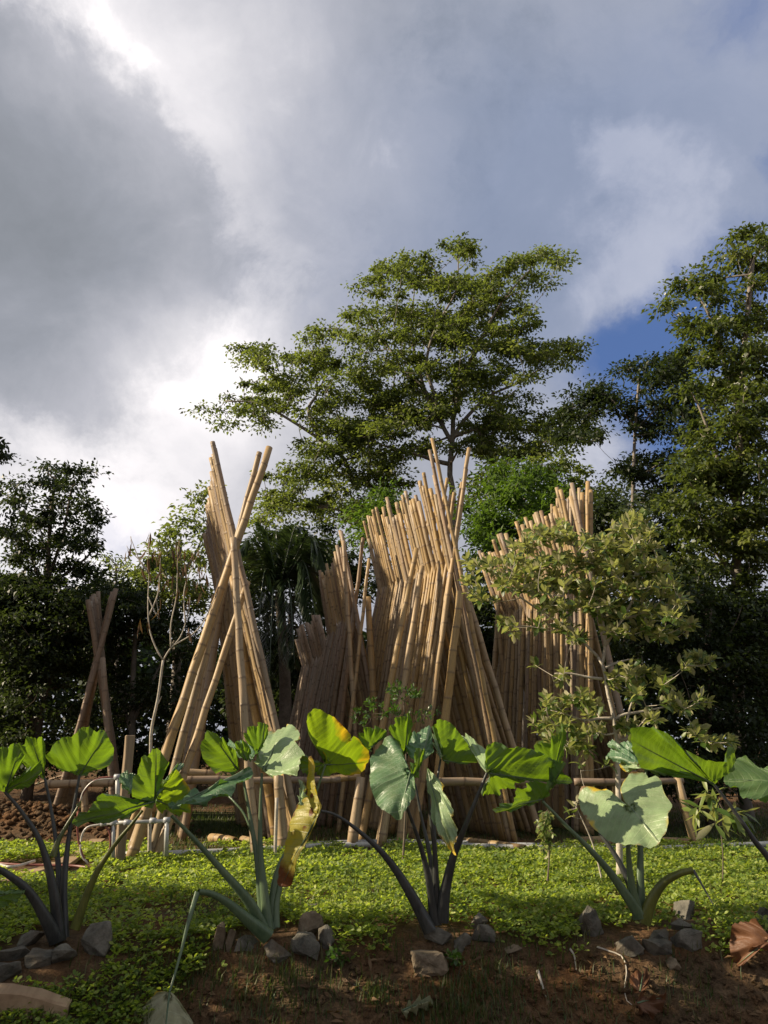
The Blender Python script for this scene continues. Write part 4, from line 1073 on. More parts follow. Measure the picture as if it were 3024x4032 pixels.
petiole(T, z4([(345, 950), (380, 850), (440, 740), (500, 640), (525, 590)]), 4.83, 4.9, .018, .006, 'stalk_olive', 'young rolled leaf', 'rolled_leaf')
taro_leaf(T, z4([(520,420),(420,385),(330,350),(300,290),(370,220),(440,180),(510,160),(540,125),(600,120),(640,150),(690,150),(720,200),(750,260),(745,310),(690,360),(610,385)]), z4([(520,418)])[0], z4([(690,160)])[0], 4.9, (0.53, -.80, -0.58), 'taro', .05)
taro_leaf(T, z4([(290,432),(240,400),(160,360),(100,280),(110,235),(160,225),(180,190),(240,185),(290,215),(298,300),(290,370)]), z4([(290,430)])[0], z4([(200,190)])[0], 5.0, (0.48, -.80, -0.57), 'taro')
taro_leaf(T, z4([(35,525),(0,500),(-80,420),(-60,300),(0,265),(60,245),(120,250),(165,300),(130,370),(90,430)]), z4([(35,522)])[0], z4([(130,260)])[0], 4.65, (0.54, -.80, -0.59), 'taro')
taro_leaf(T, z4([(35,525),(80,460),(140,420),(200,385),(250,400),(245,440),(190,490),(120,515)]), z4([(38,520)])[0], z4([(250,415)])[0], 4.66, (-.1, -.6, -.75), 'taro')
taro_leaf(T, z4([(1015,580),(960,570),(860,600),(740,555),(660,560),(600,620),(540,680),(470,745),(600,750),(720,720),(820,690),(900,650),(980,625)]), z4([(1010,590)])[0], z4([(472,745)])[0], 4.72, (0.48, -.80, -0.57), 'taro', .03)
taro_leaf(T, z4([(1020,580),(1020,520),(1010,440),(1060,370),(1110,350),(1080,310),(1030,270),(980,290),(930,350),(890,430),(860,500),(870,570),(940,600)]), z4([(1010,585)])[0], z4([(1030,272)])[0], 4.74, (0.54, -.80, -0.59), 'taro')
taro_leaf(T, z4([(1025,575),(1040,520),(1090,440),(1160,400),(1210,470),(1250,530),(1252,620),(1250,680),(1190,700),(1110,665),(1050,660),(1020,620)]), z4([(1022,582)])[0], z4([(1250,675)])[0], 4.76, (0.55, -.80, -0.60), 'taro_yellow', label='leaf with yellow blotched edge')
taro_leaf(T, z4([(1025,555),(1030,500),(1080,440),(1120,400),(1150,350),(1200,310),(1215,330),(1190,370),(1130,410),(1080,480),(1040,540)]), z4([(1025,553)])[0], z4([(1212,315)])[0], 4.70, (.5, -.7, .5), 'taro_blue')
taro_leaf(T, z4([(850,540),(800,500),(785,440),(800,395),(850,385),(885,420),(880,470),(865,520)]), z4([(852,538)])[0], z4([(850,386)])[0], 5.0, (.5, -.7, .4), 'taro_blue')
taro_leaf(T, z4([(-120,1200),(-40,1210),(20,1190),(90,1180),(170,1180),(130,1220),(80,1260),(0,1285),(-100,1290)]), z4([(-115,1230)])[0], z4([(168,1182)])[0], 4.5, (0.52, -.80, -0.57), 'taro', label='low dark leaf at the left edge')

# plant two
T = taro('second taro plant from the left, with green stalks, one of them arched and broken', 1062, 3690, 4.85)
petiole(T, z5([(590,1640),(470,1540),(330,1420),(220,1360),(135,1345)]), 4.82, 4.62, .038, .016, 'stalk_green', 'thick arched stalk snapped at its top')
petiole(T, [(778,3512),(745,3620),(715,3740),(690,3830),(668,3905)], 4.62, 4.45, .013, .006, 'stalk_green')
petiole(T, z5([(560,1600),(470,1420),(320,1240),(160,1060),(40,930),(-40,850)]), 4.84, 4.6, .032, .010, 'stalk_green')
petiole(T, z5([(575,1600),(545,1400),(520,1150),(480,900),(445,700),(420,570)]), 4.87, 5.0, .026, .008, 'stalk_green')
petiole(T, z5([(590,1600),(565,1350),(540,1100),(540,800),(550,570)]), 4.86, 4.9, .028, .008, 'stalk_green')
petiole(T, z5([(610,1590),(620,1400),(660,1200),(760,1000),(880,760),(965,515)]), 4.90, 5.1, .026, .007, 'stalk_green')
petiole(T, z5([(600,1600),(560,1300),(500,1020),(440,850),(370,760),(330,720)]), 4.90, 5.1, .018, .006, 'stalk_green')
petiole(T, z5([(640,1580),(645,1430),(670,1300)]), 4.9, 4.95, .022, .016, 'stalk_green')
taro_leaf(T, z5([(395,550),(300,570),(220,545),(170,490),(160,420),(185,350),(240,325),(290,350),(340,400),(385,440),(392,500)]), z5([(392,548)])[0], z5([(225,330)])[0], 5.02, (0.44, -.80, -0.61), 'taro')
taro_leaf(T, z5([(480,490),(430,450),(380,435),(320,380),(275,330),(262,295),(290,282),(340,305),(400,330),(440,360),(500,400),(520,440)]), z5([(490,480)])[0], z5([(264,300)])[0], 4.95, (-.3, -.5, .8), 'taro_blue', .1)
taro_leaf(T, z5([(430,480),(390,440),(375,400),(400,370),(440,370),(470,400),(478,440),(462,480),(450,500)]), z5([(450,490)])[0], z5([(400,372)])[0], 4.90, (0.52, -.80, -0.57), 'taro')
taro_leaf(T, z5([(520,440),(460,380),(440,330),(460,290),(520,265),(590,262),(600,300),(560,360),(535,420)]), z5([(520,440)])[0], z5([(580,265)])[0], 5.05, (0.54, -.80, -0.59), 'taro')
taro_leaf(T, z5([(485,480),(530,440),(515,380),(560,310),(620,260),(690,238),(750,250),(775,290),(785,340),(780,380),(805,420),(800,480),(790,530),(740,560),(690,590),(620,590),(560,560),(520,520)]), z5([(555,560)])[0], z5([(700,240)])[0], 4.88, (-0.57, -0.55, 0.71), 'taro_pale', .04, label='silvery leaf tilted to the light, half in shadow')
taro_leaf(T, z5([(-60,800),(0,745),(80,700),(200,680),(290,640),(340,600),(400,570),(470,520),(480,545),(430,600),(380,650),(330,690),(260,720),(200,745),(100,760),(20,790)]), z5([(-55,800)])[0], z5([(475,525)])[0], 4.65, (-.2, -.45, .87), 'taro_blue', .02, label='long drooping leaf seen nearly edge-on')
taro_leaf(T, z5([(965,515),(960,440),(900,400),(860,320),(852,250),(880,190),(920,172),(980,190),(1040,230),(1100,290),(1135,330),(1125,360),(1160,345),(1200,370),(1250,410),(1252,470),(1248,560),(1150,580),(1060,590),(960,580),(900,575),(930,540)]), z5([(965,515)])[0], z5([(1250,515)])[0], 5.1, (0.46, -.80, -0.59), 'taro_yellow', .05, label='big glowing leaf with yellow ragged edge')
taro_leaf(T, z5([(960,512),(900,490),(850,470),(800,455),(800,500),(810,560),(850,585),(900,580),(930,550)]), z5([(958,513)])[0], z5([(805,560)])[0], 5.14, (0.44, -.80, -0.61), 'taro')
taro_leaf(T, [(668,3905),(600,3925),(555,3960),(520,4010),(500,4080),(560,4160),(640,4190),(720,4150),(770,4080),(755,4020),(720,3960),(690,3920)], (668,3907), (630,4190), 4.45, (-0.22, -0.75, 0.65), 'taro_faded', .05, label='pale faded leaf hanging upside down at the bottom edge')
taro_leaf(T, [(570,3935),(510,3945),(450,3970),(410,4000),(400,4070),(450,4120),(540,4120),(580,4040)], (568,3940), (430,4110), 4.62, (.2, -.8, .5), 'taro_spotted', label='rotting orange-brown leaf behind the faded one')

# plant three
T = taro('middle taro plant with black-purple stalks, before the main bamboo stack', 1705, 3670, 4.86)
petiole(T, z6([(650,1600),(560,1420),(440,1220),(330,1080),(200,960),(80,870),(0,830),(-60,820)]), 4.82, 4.6, .034, .007, 'stalk_dark')
petiole(T, z6([(680,1560),(650,1300),(600,1080),(550,930),(500,790)]), 4.85, 4.72, .026, .009, 'stalk_dark')
petiole(T, z6([(690,1560),(670,1250),(640,1050),(600,880),(555,640)]), 4.88, 4.95, .022, .007, 'stalk_dark')
petiole(T, z6([(700,1560),(690,1250),(680,1050),(650,800),(640,545)]), 4.86, 4.8, .022, .007, 'stalk_dark')
petiole(T, z6([(730,1540),(750,1350),(800,1130),(850,1000),(930,800),(1025,570)]), 4.86, 4.7, .034, .009, 'stalk_dark')
petiole(T, z6([(705,1540),(690,1200),(680,900),(700,620),(722,480)]), 4.92, 5.05, .02, .007, 'stalk_dark')
petiole(T, z6([(655,1600),(620,1530),(580,1450)]), 4.8, 4.78, .03, .02, 'stalk_dark')
taro_leaf(T, z6([(525,560),(480,500),(465,420),(430,340),(390,310),(340,325),(290,370),(262,440),(248,530),(255,620),(275,700),(310,770),(370,815),(445,835),(500,790),(545,700),(555,620)]), z6([(525,565)])[0], z6([(448,835)])[0], 4.72, (-.25, -.75, .6), 'taro_blue', .07, .006, label='broad blue-green leaf hanging tip down with ribbed veins')
taro_leaf(T, z6([(520,600),(535,520),(570,450),(600,420),(645,445),(600,480),(570,560),(555,640),(540,700),(500,690)]), z6([(540,600)])[0], z6([(600,425)])[0], 4.74, (0.58, -.80, -0.63), 'taro')
taro_leaf(T, z6([(595,520),(540,495),(505,430),(495,370),(535,300),(590,262),(650,248),(664,300),(668,370),(680,430),(650,445),(610,430),(590,470)]), z6([(592,500)])[0], z6([(650,250)])[0], 4.9, (-.1, -.75, .6), 'taro_blue', .08, .008)
taro_leaf(T, z6([(635,540),(690,590),(740,670),(775,780),(797,900),(792,1000),(765,1090),(715,1000),(668,900),(655,800),(645,680)]), z6([(637,545)])[0], z6([(765,1088)])[0], 4.78, (-0.67, -0.70, 0.30), 'taro_pale', .05, label='narrow leaf hanging straight down, upper half sunlit')
taro_leaf(T, z6([(1030,570),(1008,470),(1030,395),(1100,385),(1180,400),(1260,410),(1350,435),(1440,480),(1510,560),(1600,655),(1500,650),(1400,632),(1250,612),(1120,590)]), z6([(1032,570)])[0], z6([(1598,654)])[0], 4.7, (.1, -.8, -.5), 'taro', .04, .008, label='large leaf seen from below pointing right')
taro_leaf(T, z6([(1050,582),(1020,640),(982,705),(1020,718),(1100,700),(1200,675),(1290,640),(1300,622),(1180,600)]), z6([(1052,582)])[0], z6([(984,708)])[0], 4.73, (0.52, -.80, -0.57), 'taro')
taro_leaf(T, z6([(820,292),(870,300),(920,330),(960,375),(1000,395),(1020,440),(1055,500),(1050,550),(1025,570),(990,535),(940,450),(890,370),(850,320)]), z6([(1028,568)])[0], z6([(822,292)])[0], 4.68, (-0.72, -0.45, 0.65), 'taro_pale', .04, label='pale folded lobe catching the sun')
taro_leaf(T, z6([(735,490),(740,440),(720,380),(690,310),(680,255),(720,235),(790,250),(830,285),(870,340),(920,410),(960,470),(965,525),(900,515),(820,505)]), z6([(738,488)])[0], z6([(962,520)])[0], 5.0, (0.52, -.80, -0.57), 'taro', .05)
taro_leaf(T, z6([(720,480),(700,440),(675,380),(665,300),(685,275),(705,290),(725,350),(735,430)]), z6([(720,478)])[0], z6([(680,278)])[0], 4.96, (-0.72, -0.55, 0.55), 'taro_pale')
taro_leaf(T, z6([(260,420),(215,390),(195,340),(230,295),(290,278),(350,285),(380,310),(350,340),(290,370)]), z6([(262,415)])[0], z6([(370,300)])[0], 5.1, (0.52, -.80, -0.57), 'taro')
taro_leaf(T, z6([(480,450),(450,380),(410,330),(398,290),(440,235),(490,205),(530,198),(542,250),(535,320),(505,380)]), z6([(482,448)])[0], z6([(530,200)])[0], 5.06, (0.52, -.80, -0.57), 'taro')
taro_leaf(T, z6([(-62,820),(-75,740),(-100,640),(-110,560),(-128,480),(-145,452),(-160,540),(-165,640),(-170,720),(-230,800),(-270,900),(-300,1010),(-330,1100),(-360,1230),(-365,1300),(-320,1310),(-290,1280),(-285,1180),(-240,1120),(-170,1010),(-110,930)]), z6([(-65,822)])[0], z6([(-345,1305)])[0], 4.6, (-.6, -.75, .2), 'taro_spotted', .04, .003, .010, label='dying yellow leaf with brown spots hanging between the second and middle plants')
taro_leaf(T, z6([(-200,760),(-195,700),(-212,620),(-205,600),(-175,640),(-165,720),(-190,790)]), z6([(-190,780)])[0], z6([(-210,602)])[0], 4.63, (-0.52, -0.65, 0.45), 'taro_pale')

# plant four
T = taro('taro plant with one big silvery heart-shaped leaf facing the camera, right of the middle one', 2522, 3635, 4.88)
petiole(T, z7([(690,1500),(620,1390),(500,1220),(370,1070),(220,920),(60,755)]), 4.86, 4.75, .028, .008, 'stalk_green')
petiole(T, z7([(680,1480),(630,1300),(560,1150),(490,1040),(430,960)]), 4.88, 5.0, .024, .012, 'stalk_dark')
petiole(T, z7([(690,1520),(650,1350),(630,1200),(620,1040),(625,900)]), 4.87, 4.80, .030, .010, 'stalk_green')
petiole(T, z7([(710,1520),(700,1300),(700,1100),(700,900),(740,540)]), 4.90, 4.98, .026, .008, 'stalk_green')
petiole(T, z7([(720,1550),(770,1410),(850,1290),(950,1230),(1045,1205)]), 4.88, 4.78, .036, .018, 'stalk_olive', 'stub of a thick bent olive stalk')
petiole(T, z7([(1045,1205),(1090,1280),(1130,1350),(1175,1430)]), 4.78, 4.7, .008, .003, 'stalk_dark')
taro_leaf(T, z7([(635,795),(600,785),(545,730),(500,680),(430,646),(330,650),(283,690),(283,740),(300,790),(335,850),(385,925),(445,962),(520,1010),(620,1040),(720,1037),(800,1015),(850,960),(882,900),(888,800),(893,745),(862,710),(842,660),(832,610),(790,578),(742,590),(728,548),(690,530),(620,570),(576,640),(572,710),(610,770)]), z7([(640,800)])[0], z7([(815,1012)])[0], 4.78, (-0.47, -0.57, 0.75), 'taro_pale', .05, .006, .016, label='big silvery heart-shaped leaf facing the camera')
taro_leaf(T, z7([(735,570),(705,500),(698,430),(700,360),(740,300),(800,280),(860,318),(930,345),(950,385),(980,425),(1050,452),(1150,492),(1250,480),(1322,412),(1322,470),(1280,540),(1235,600),(1182,648),(1100,602),(1000,562),(880,548),(790,545)]), z7([(1178,640)])[0], z7([(702,400)])[0], 4.84, (0.51, -.80, -0.56), 'taro', .03, .008, .022, label='wide glowing green leaf spreading right')
taro_leaf(T, z7([(752,545),(800,548),(870,555),(920,560),(918,582),(860,590),(790,580)]), z7([(755,548)])[0], z7([(918,575)])[0], 4.95, (0.52, -.80, -0.57), 'taro')
taro_leaf(T, z7([(748,538),(700,522),(630,510),(560,492),(490,462),(462,430),(500,405),(560,410),(630,420),(690,440),(740,490)]), z7([(745,535)])[0], z7([(463,430)])[0], 4.95, (-.3, -.6, .7), 'taro_blue', .05, .006)
taro_leaf(T, z7([(745,530),(690,470),(640,430),(570,400),(500,385),(478,352),(540,348),(620,360),(690,390),(730,440),(750,500)]), z7([(745,528)])[0], z7([(480,354)])[0], 5.0, (-.3, -.7, .6), 'taro_blue', .05, .006)
taro_leaf(T, z7([(745,535),(710,520),(650,545),(590,550),(560,520),(550,495),(620,505),(690,510)]), z7([(742,533)])[0], z7([(555,520)])[0], 4.93, (-0.62, -0.55, 0.55), 'taro_pale')
taro_leaf(T, z6([(1385,740),(1410,690),(1450,640),(1400,625),(1300,640),(1240,680),(1200,740),(1130,790),(1072,822),(1120,832),(1200,812),(1290,782)]), z6([(1387,740)])[0], z6([(1075,824)])[0], 4.76, (0.52, -.80, -0.57), 'taro', .03)
taro_leaf(T, z6([(1395,735),(1400,690),(1430,640),(1470,600),(1455,560),(1480,520),(1540,505),(1542,545),(1500,570),(1470,640),(1430,700)]), z6([(1396,733)])[0], z6([(1540,510)])[0], 4.8, (0.56, -.80, -0.61), 'taro')
taro_leaf(T, z6([(1460,560),(1430,480),(1370,440),(1330,430),(1400,388),(1480,340),(1545,280),(1552,330),(1525,430),(1495,520)]), z6([(1465,555)])[0], z6([(1546,283)])[0], 4.9, (0.42, -.80, -0.63), 'taro', label='upright pointed leaf glowing in the sun')
# plant five, rooted beyond the right edge
T = taro('rightmost taro plant, rooted just beyond the right edge, its long dark stalk leaning in', 3130, 3640, 4.9)
petiole(T, z7([(1700,1520),(1640,1300),(1534,1120),(1450,1020),(1370,900),(1270,760),(1182,648)]), 4.9, 4.84, .03, .008, 'stalk_dark')
petiole(T, z7([(1720,1500),(1700,1200),(1690,900),(1660,640)]), 4.95, 5.0, .028, .008, 'stalk_dark')
taro_leaf(T, z7([(1660,640),(1600,560),(1534,535),(1440,500),(1350,452),(1275,500),(1250,590),(1282,640),(1335,655),(1380,720),(1450,742),(1534,732),(1620,745),(1680,700)]), z7([(1655,640)])[0], z7([(1255,590)])[0], 5.0, (-.1, -.7, .65), 'taro', .05, .006, label='dark ribbed leaf entering from the right edge')

# ------------------------------------------------------------------ leafy plants built leaf by leaf
def leaf_proto(name, L, W, mat, droop=.15, tint=.5):
    mb = MB(); leaf_six(mb, np.zeros((1, 3)), np.array([[0, 1., 0]]), np.array([[0, 0, 1.]]), L, W, np.array([tint]), droop)
    return mb.data(name, mat, True)
def place_leaf(me, parent, pos, d, up, s=1.):
    d = Vector(d).normalized(); up = Vector(up)
    x = d.cross(up).normalized(); z = x.cross(d)
    o = bpy.data.objects.new('leaf', me); C.objects.link(o); o.parent = parent
    Mx = Matrix((x, d, z)).transposed().to_4x4(); Mx.translation = Vector(pos) - Vector(parent.location)
    o.matrix_local = Mx @ Matrix.Scale(s, 4)
    return o
def leafy(root, cen, limbs, mat_leaf, mat_bark, L, W, per, spread, twig=.004, nobj=300, thick=.02, droop=.18, upb=.35, tmean=.5, name='trunk'):
    """twigs grown to each centre, whorl of leaves at each; the nearest nobj leaves as objects, the rest one mesh"""
    wood = MB(); nodes = []; rads = []
    for k, l in enumerate(limbs):
        r = np.linspace(thick*(1 if k == 0 else .5), thick*(.4 if k == 0 else .15), len(l))
        wood.tube(l, r, 8); nodes.append(l); rads.append(r)
    N = np.vstack(nodes); RR = np.concatenate(rads)
    order = np.argsort([np.min(np.linalg.norm(N-c, axis=1)) for c in cen])
    ends = []
    for oi in order:
        c = cen[oi]; dl = N-c; ds = np.sqrt((dl**2).sum(1))+np.clip(dl[:, 2], 0, None)*1.5; j = int(np.argmin(ds)); a = N[j]
        mid = (a+c)/2+RNG.normal(0, .05, 3)*ds[j]+[0, 0, -.06*ds[j]]
        pl = smooth_line(np.array([a, mid, c]), 6); r0 = max(RR[j]*.6, twig)
        rr = np.linspace(r0, max(r0*.5, twig*.6), 6); wood.tube(pl, rr, 5, False)
        N = np.vstack([N, pl[1:]]); RR = np.concatenate([RR, rr[1:]]); e = c-a; ends.append((c, e/(np.linalg.norm(e)+1e-6)))
    wood.build(name, mat_bark, root, True)
    pos, dr, up, sc = [], [], [], []
    for c, e in ends:
        m_ = max(3, int(per*random.uniform(.7, 1.3))); ph = random.uniform(0, 6.28)
        ax = np.cross(e, [0, 0, 1.]); ax = ax/(np.linalg.norm(ax)+1e-6); ay = np.cross(e, ax)
        for q in range(m_):
            al = ph+q*2.4; back = random.uniform(0, spread)
            d = e*random.uniform(.2, .9)+(ax*math.cos(al)+ay*math.sin(al))*random.uniform(.7, 1.1)+np.array([0, 0, upb])
            pos.append(c-e*back+RNG.normal(0, .006, 3)); dr.append(d); up.append(np.array([0, 0, 1.])+RNG.normal(0, .45, 3)); sc.append(random.uniform(.65, 1.15))
    pos = np.array(pos); dr = np.array(dr); up = np.array(up); sc = np.array(sc)
    idx = np.argsort(pos[:, 1] - .0*sc); ob = idx[:nobj]; rest = idx[nobj:]
    protos = [leaf_proto('leaf', L, W*w, mat_leaf, dp, ti) for w, dp, ti in ((1., droop, .2), (.85, droop*.4, .45), (1.1, droop*1.6, .6), (.95, droop, .9), (.9, -droop*.4, .7))]
    for i in ob: place_leaf(random.choice(protos), root, pos[i], dr[i], up[i], float(sc[i]))
    if len(rest):
        mb = MB(); leaf_six(mb, pos[rest], dr[rest], up[rest], L*sc[rest], W*sc[rest], np.clip(RNG.normal(tmean, .25, len(rest)), 0, 1), droop)
        mb.build('foliage', mat_leaf, root, True, 'stuff')
def centers(pads, Y, dens, dep):
    out = []; s = mpp(Y)
    for px, py, rx, ry, *o in pads:
        k = max(1, int(round(rx*ry*dens/1e5)))
        for _ in range(k):
            a = random.uniform(0, 6.28); r = math.sqrt(random.random())
            out.append(P(px+rx*r*math.cos(a), py+ry*r*math.sin(a), Y+(o[0] if o else 0)+random.gauss(0, dep)))
    return np.array(out)
def z3(l): return [(1800+a*.7378, 1700+b*.7378)+tuple(r) for a, b, *r in l]
def z3p(l): return [(1800+p[0]*.7378, 1700+p[1]*.7378, p[2]*.7378, p[3]*.7378)+tuple(p[4:]) for p in l]
YL = 6.6
bx = X_at(2440, YL, 0.)
root = thing('leafy_sapling', 'young tree with pale slender trunk and downy olive leaves before the right bamboo stack', 'sapling', (bx, YL, float(gh(bx, YL))))
tr = smooth_line(np.vstack([[bx, YL, float(gh(bx, YL))-.05], pixel_line(z3([(855,1700),(850,1640),(830,1500),(805,1400),(780,1260),(750,1200)]), YL)]), 30)
limbs = [tr] + [smooth_line(pixel_line(z3(l), YL), 12) for l in (
 [(750,1200),(700,1150),(620,1060),(560,960),(480,860)], [(775,1240),(790,1120),(770,960),(740,820),(720,700)], [(785,1150),(880,1000),(960,850),(1000,700),(980,560)], [(620,1060),(450,960),(300,860),(180,800)],
 [(775,1320),(700,1310),(600,1290),(520,1290)], [(790,1260),(860,1230),(940,1210)], [(835,1530),(760,1530),(680,1540),(560,1500)], [(840,1540),(880,1510),(980,1495),(1100,1470),(1200,1440)], [(880,1000),(1040,960),(1160,900)], [(850,1600),(900,1560),(920,1480),(950,1400)])]
cen = centers(z3p([(950,470,75,34),(990,530,80,34),(880,520,60,25),(560,505,40,22),(520,560,80,34),(420,540,60,28),(640,570,80,34),(740,600,90,40),(880,610,100,40),(1000,620,80,40),(360,610,70,34),(260,680,70,30),(160,720,60,26),(90,700,50,24),(60,790,40,18),(90,860,50,22),(150,900,40,18),
 (250,800,80,36),(360,740,90,40),(480,690,90,40),(600,680,90,42),(720,720,90,42),(840,720,90,42),(960,720,90,42),(1080,730,70,42),(400,840,90,34),(520,800,90,40),(640,820,90,42),(760,840,90,44),(880,830,90,44),(1000,830,90,44),(1120,840,80,44),(1200,900,50,34),
 (450,930,80,26),(560,930,80,34),(680,930,80,40),(800,950,80,44),(920,950,80,40),(1040,950,80,34),(1160,970,70,34),(240,1020,40,30),(300,1080,22,18),(430,1030,40,22),(560,1040,60,26),(640,1090,60,24),(860,1060,70,34),(980,1050,80,34),(1100,1080,70,30),(1230,1040,50,24),
 (1250,1220,70,30),(1350,1230,50,18),(400,1250,22,16),(560,1300,40,30),(460,1420,40,24),(520,1480,60,34),(600,1430,60,30),(680,1400,50,34),(720,1480,50,34),(430,1560,44,30),(560,1560,60,30),(650,1600,60,34),(740,1590,40,34),(480,1640,60,26),(860,1330,50,40),(920,1260,40,34),(960,1400,50,40),(960,1320,40,30),(920,1560,50,30),(1040,1520,60,30),(1140,1430,60,26),(1200,1470,60,24),(1330,1440,50,12),(1300,1410,40,18),(1060,1300,60,34),(1130,1340,60,24),(1440,1660,50,20),(1350,1650,50,22),(1260,1600,60,20),(980,1620,50,30),(700,1690,50,24),(600,1680,50,20)]),
 YL, 760, .28)
leafy(root, cen, limbs, M['sapling'], M['bark_pale'], .095, .046, 10, .09, twig=.0035, nobj=300, thick=.030, tmean=.5)

# the bare sapling with dead curled leaves
YB = 8.0
bx = X_at(590, YB, 0)
root = thing('dead_sapling', 'thin bare sapling with brown shrivelled leaves, left of the tall left stack', 'sapling', (bx, YB, float(gh(bx, YB))))
tr = smooth_line(np.vstack([[bx, YB, float(gh(bx, YB))-.05], pixel_line(z1([(820,1760),(825,1620),(860,1450),(880,1300),(888,1245)]), YB)]), 30)
DL = [z1(l) for l in ([(888,1245),(850,1180),(815,1080),(805,950),(810,800),(808,700),(815,560)], [(888,1245),(920,1190),(980,1120),(1010,1040),(1030,960),(1035,900)], [(950,1160),(1050,1100),(1110,1030),(1180,880)], [(808,760),(760,700),(700,640),(690,620)], [(808,770),(760,700),(720,600),(710,570)],
 [(812,1000),(860,880),(870,760),(875,650)], [(930,1180),(930,1050),(960,900),(965,780),(968,620)], [(1010,1040),(1000,900),(1020,800),(1085,650)], [(806,900),(860,1010),(850,900)], [(860,1480),(880,1440)])]
limbs = [smooth_line(pixel_line(l, YB), 18) for l in DL]
b = MB(); b.tube(tr, np.linspace(.021, .013, 30), 8)
for l in limbs: b.tube(l, np.linspace(.009, .003, 18), 6)
b.build('trunk', M['bark_pale'], root, True)
dl = []
dm = [leaf_proto('leaf', .17, w, M['dry'], dp, ti) for w, dp, ti in ((.022, .1, .2), (.032, .25, .5), (.018, -.1, .8))]
for x, y in [(815,540),(818,570),(812,600),(710,570),(718,610),(690,640),(765,740),(800,630),(805,680),(830,640),(860,640),(870,690),(875,740),(850,660),(880,640),(965,580),(968,640),(960,700),(975,760),(965,850),(940,640),(1020,830),(1010,760),(1035,900),(1045,700),(1060,660),(1085,640),(1070,720),(1095,760),(1085,820),(1110,720),(1060,800),(1000,700),(990,740),(870,800),(875,900),(868,960),(810,760),(800,1040),(770,1010),(760,1040),(940,780),(920,800),(1100,870),(1120,770),(1040,650),(1025,1070),(1000,640)]:
    for q in range(2):
        p = P(x*.7233+random.uniform(-6, 6), 1700+y*.7233+random.uniform(-8, 8), YB+random.gauss(0, .12))
        o = place_leaf(random.choice(dm), root, p, (random.uniform(-.35, .35), random.uniform(-.3, .3), -1), rand_dirs(1)[0], random.uniform(.6, 1.1))

# small-leaved bush before the main stack
def small_bush(label, pads, Y, foot, mat, L, W, per, thick, seedlabel=None, nobj=150, dens=160, bark='bark_dark', upb=.3):
    bx = X_at(foot, Y, 0); g0 = float(gh(bx, Y))
    root = thing('garden_bush', label, 'bush', (bx, Y, g0))
    ctr = P(pads[0][0], pads[0][1], Y)
    tr = smooth_line(np.array([[bx, Y, g0-.03], [(bx+ctr[0])/2+.03, Y, (g0+ctr[2])/2], ctr]), 16)
    leafy(root, centers(pads, Y, dens, .10), [tr], M[mat], M[bark], L, W, per, .06, twig=.0025, nobj=nobj, thick=thick, upb=upb, name='stem')
small_bush('small-leaved glossy bush in front of the main bamboo stack, above the taro leaves', [(1590,2760,60,50),(1560,2700,50,30),(1620,2720,40,30),(1440,2790,50,30),(1500,2800,50,30),(1560,2830,60,30),(1640,2820,50,30),(1420,2840,40,24),(1470,2740,20,16),(1700,2800,30,24),(1600,2880,40,24),(1660,2740,20,20)], 7.4, 1585, 'bush', .060, .022, 8, .012, nobj=200, dens=420)
small_bush('hanging cluster of pale oval leaves between the middle and silver-leaved taro plants', [(2145,3210,34,30),(2150,3270,36,40),(2140,3330,20,24)], 6.2, 2150, 'sapling', .05, .028, 6, .008, nobj=160, dens=1500, upb=-.9)
small_bush('seedling with drooping lance-shaped leaves behind the rightmost taro stalk', [(2820,3170,30,14),(2760,3190,30,20),(2850,3200,50,16),(2900,3210,50,14),(2810,3250,20,14),(2780,3120,40,14)], 6.0, 2840, 'sapling', .17, .05, 4, .006, nobj=90, dens=600, upb=-.5)
small_bush('low shrub with pale twigs behind the silver heart-shaped leaf', [(2260,3160,30,30),(2250,3230,20,20),(2330,3120,40,20),(2380,3000,40,30),(2300,3020,40,30)], 6.4, 2380, 'sapling', .09, .045, 4, .008, nobj=80, dens=200, bark='bark_pale')
small_bush('tiny weed sprouting on the bank beside the wedge-shaped rock', [(1310,3760,30,24),(1340,3780,20,14)], 4.72, 1325, 'bush', .035, .02, 5, .003, nobj=60, dens=1800)
small_bush('tiny clover-like weed sprouting in front of the large brown block', [(1790,3770,36,18),(1760,3760,20,10)], 4.68, 1790, 'bush', .035, .022, 5, .003, nobj=60, dens=1800)
small_bush('little weed on the far grass by the pipe, left of the middle taro stalks', [(1590,3320,26,18),(1560,3310,20,14)], 8.4, 1580, 'bush', .07, .03, 5, .004, nobj=60, dens=700)
small_bush('little round-leaved weed on the far grass near the right edge', [(2870,3345,34,20),(2850,3330,20,14)], 8.3, 2870, 'bush', .07, .04, 5, .004, nobj=60, dens=700)
b = MB(); w = np.array([[X_at(1083, 8.0, 0), 8.0, float(gh(X_at(1083, 8.0, 0), 8.))-.05], P(1090, 3141, 8.)]); b.tube(resample(w, 6), .018, 8)
tag(rebase(b.build('thin_stake', M['bark_pale'], None, True), tuple(w[0])), 'thin pale stake in front of the thick short bamboo post', 'stake')

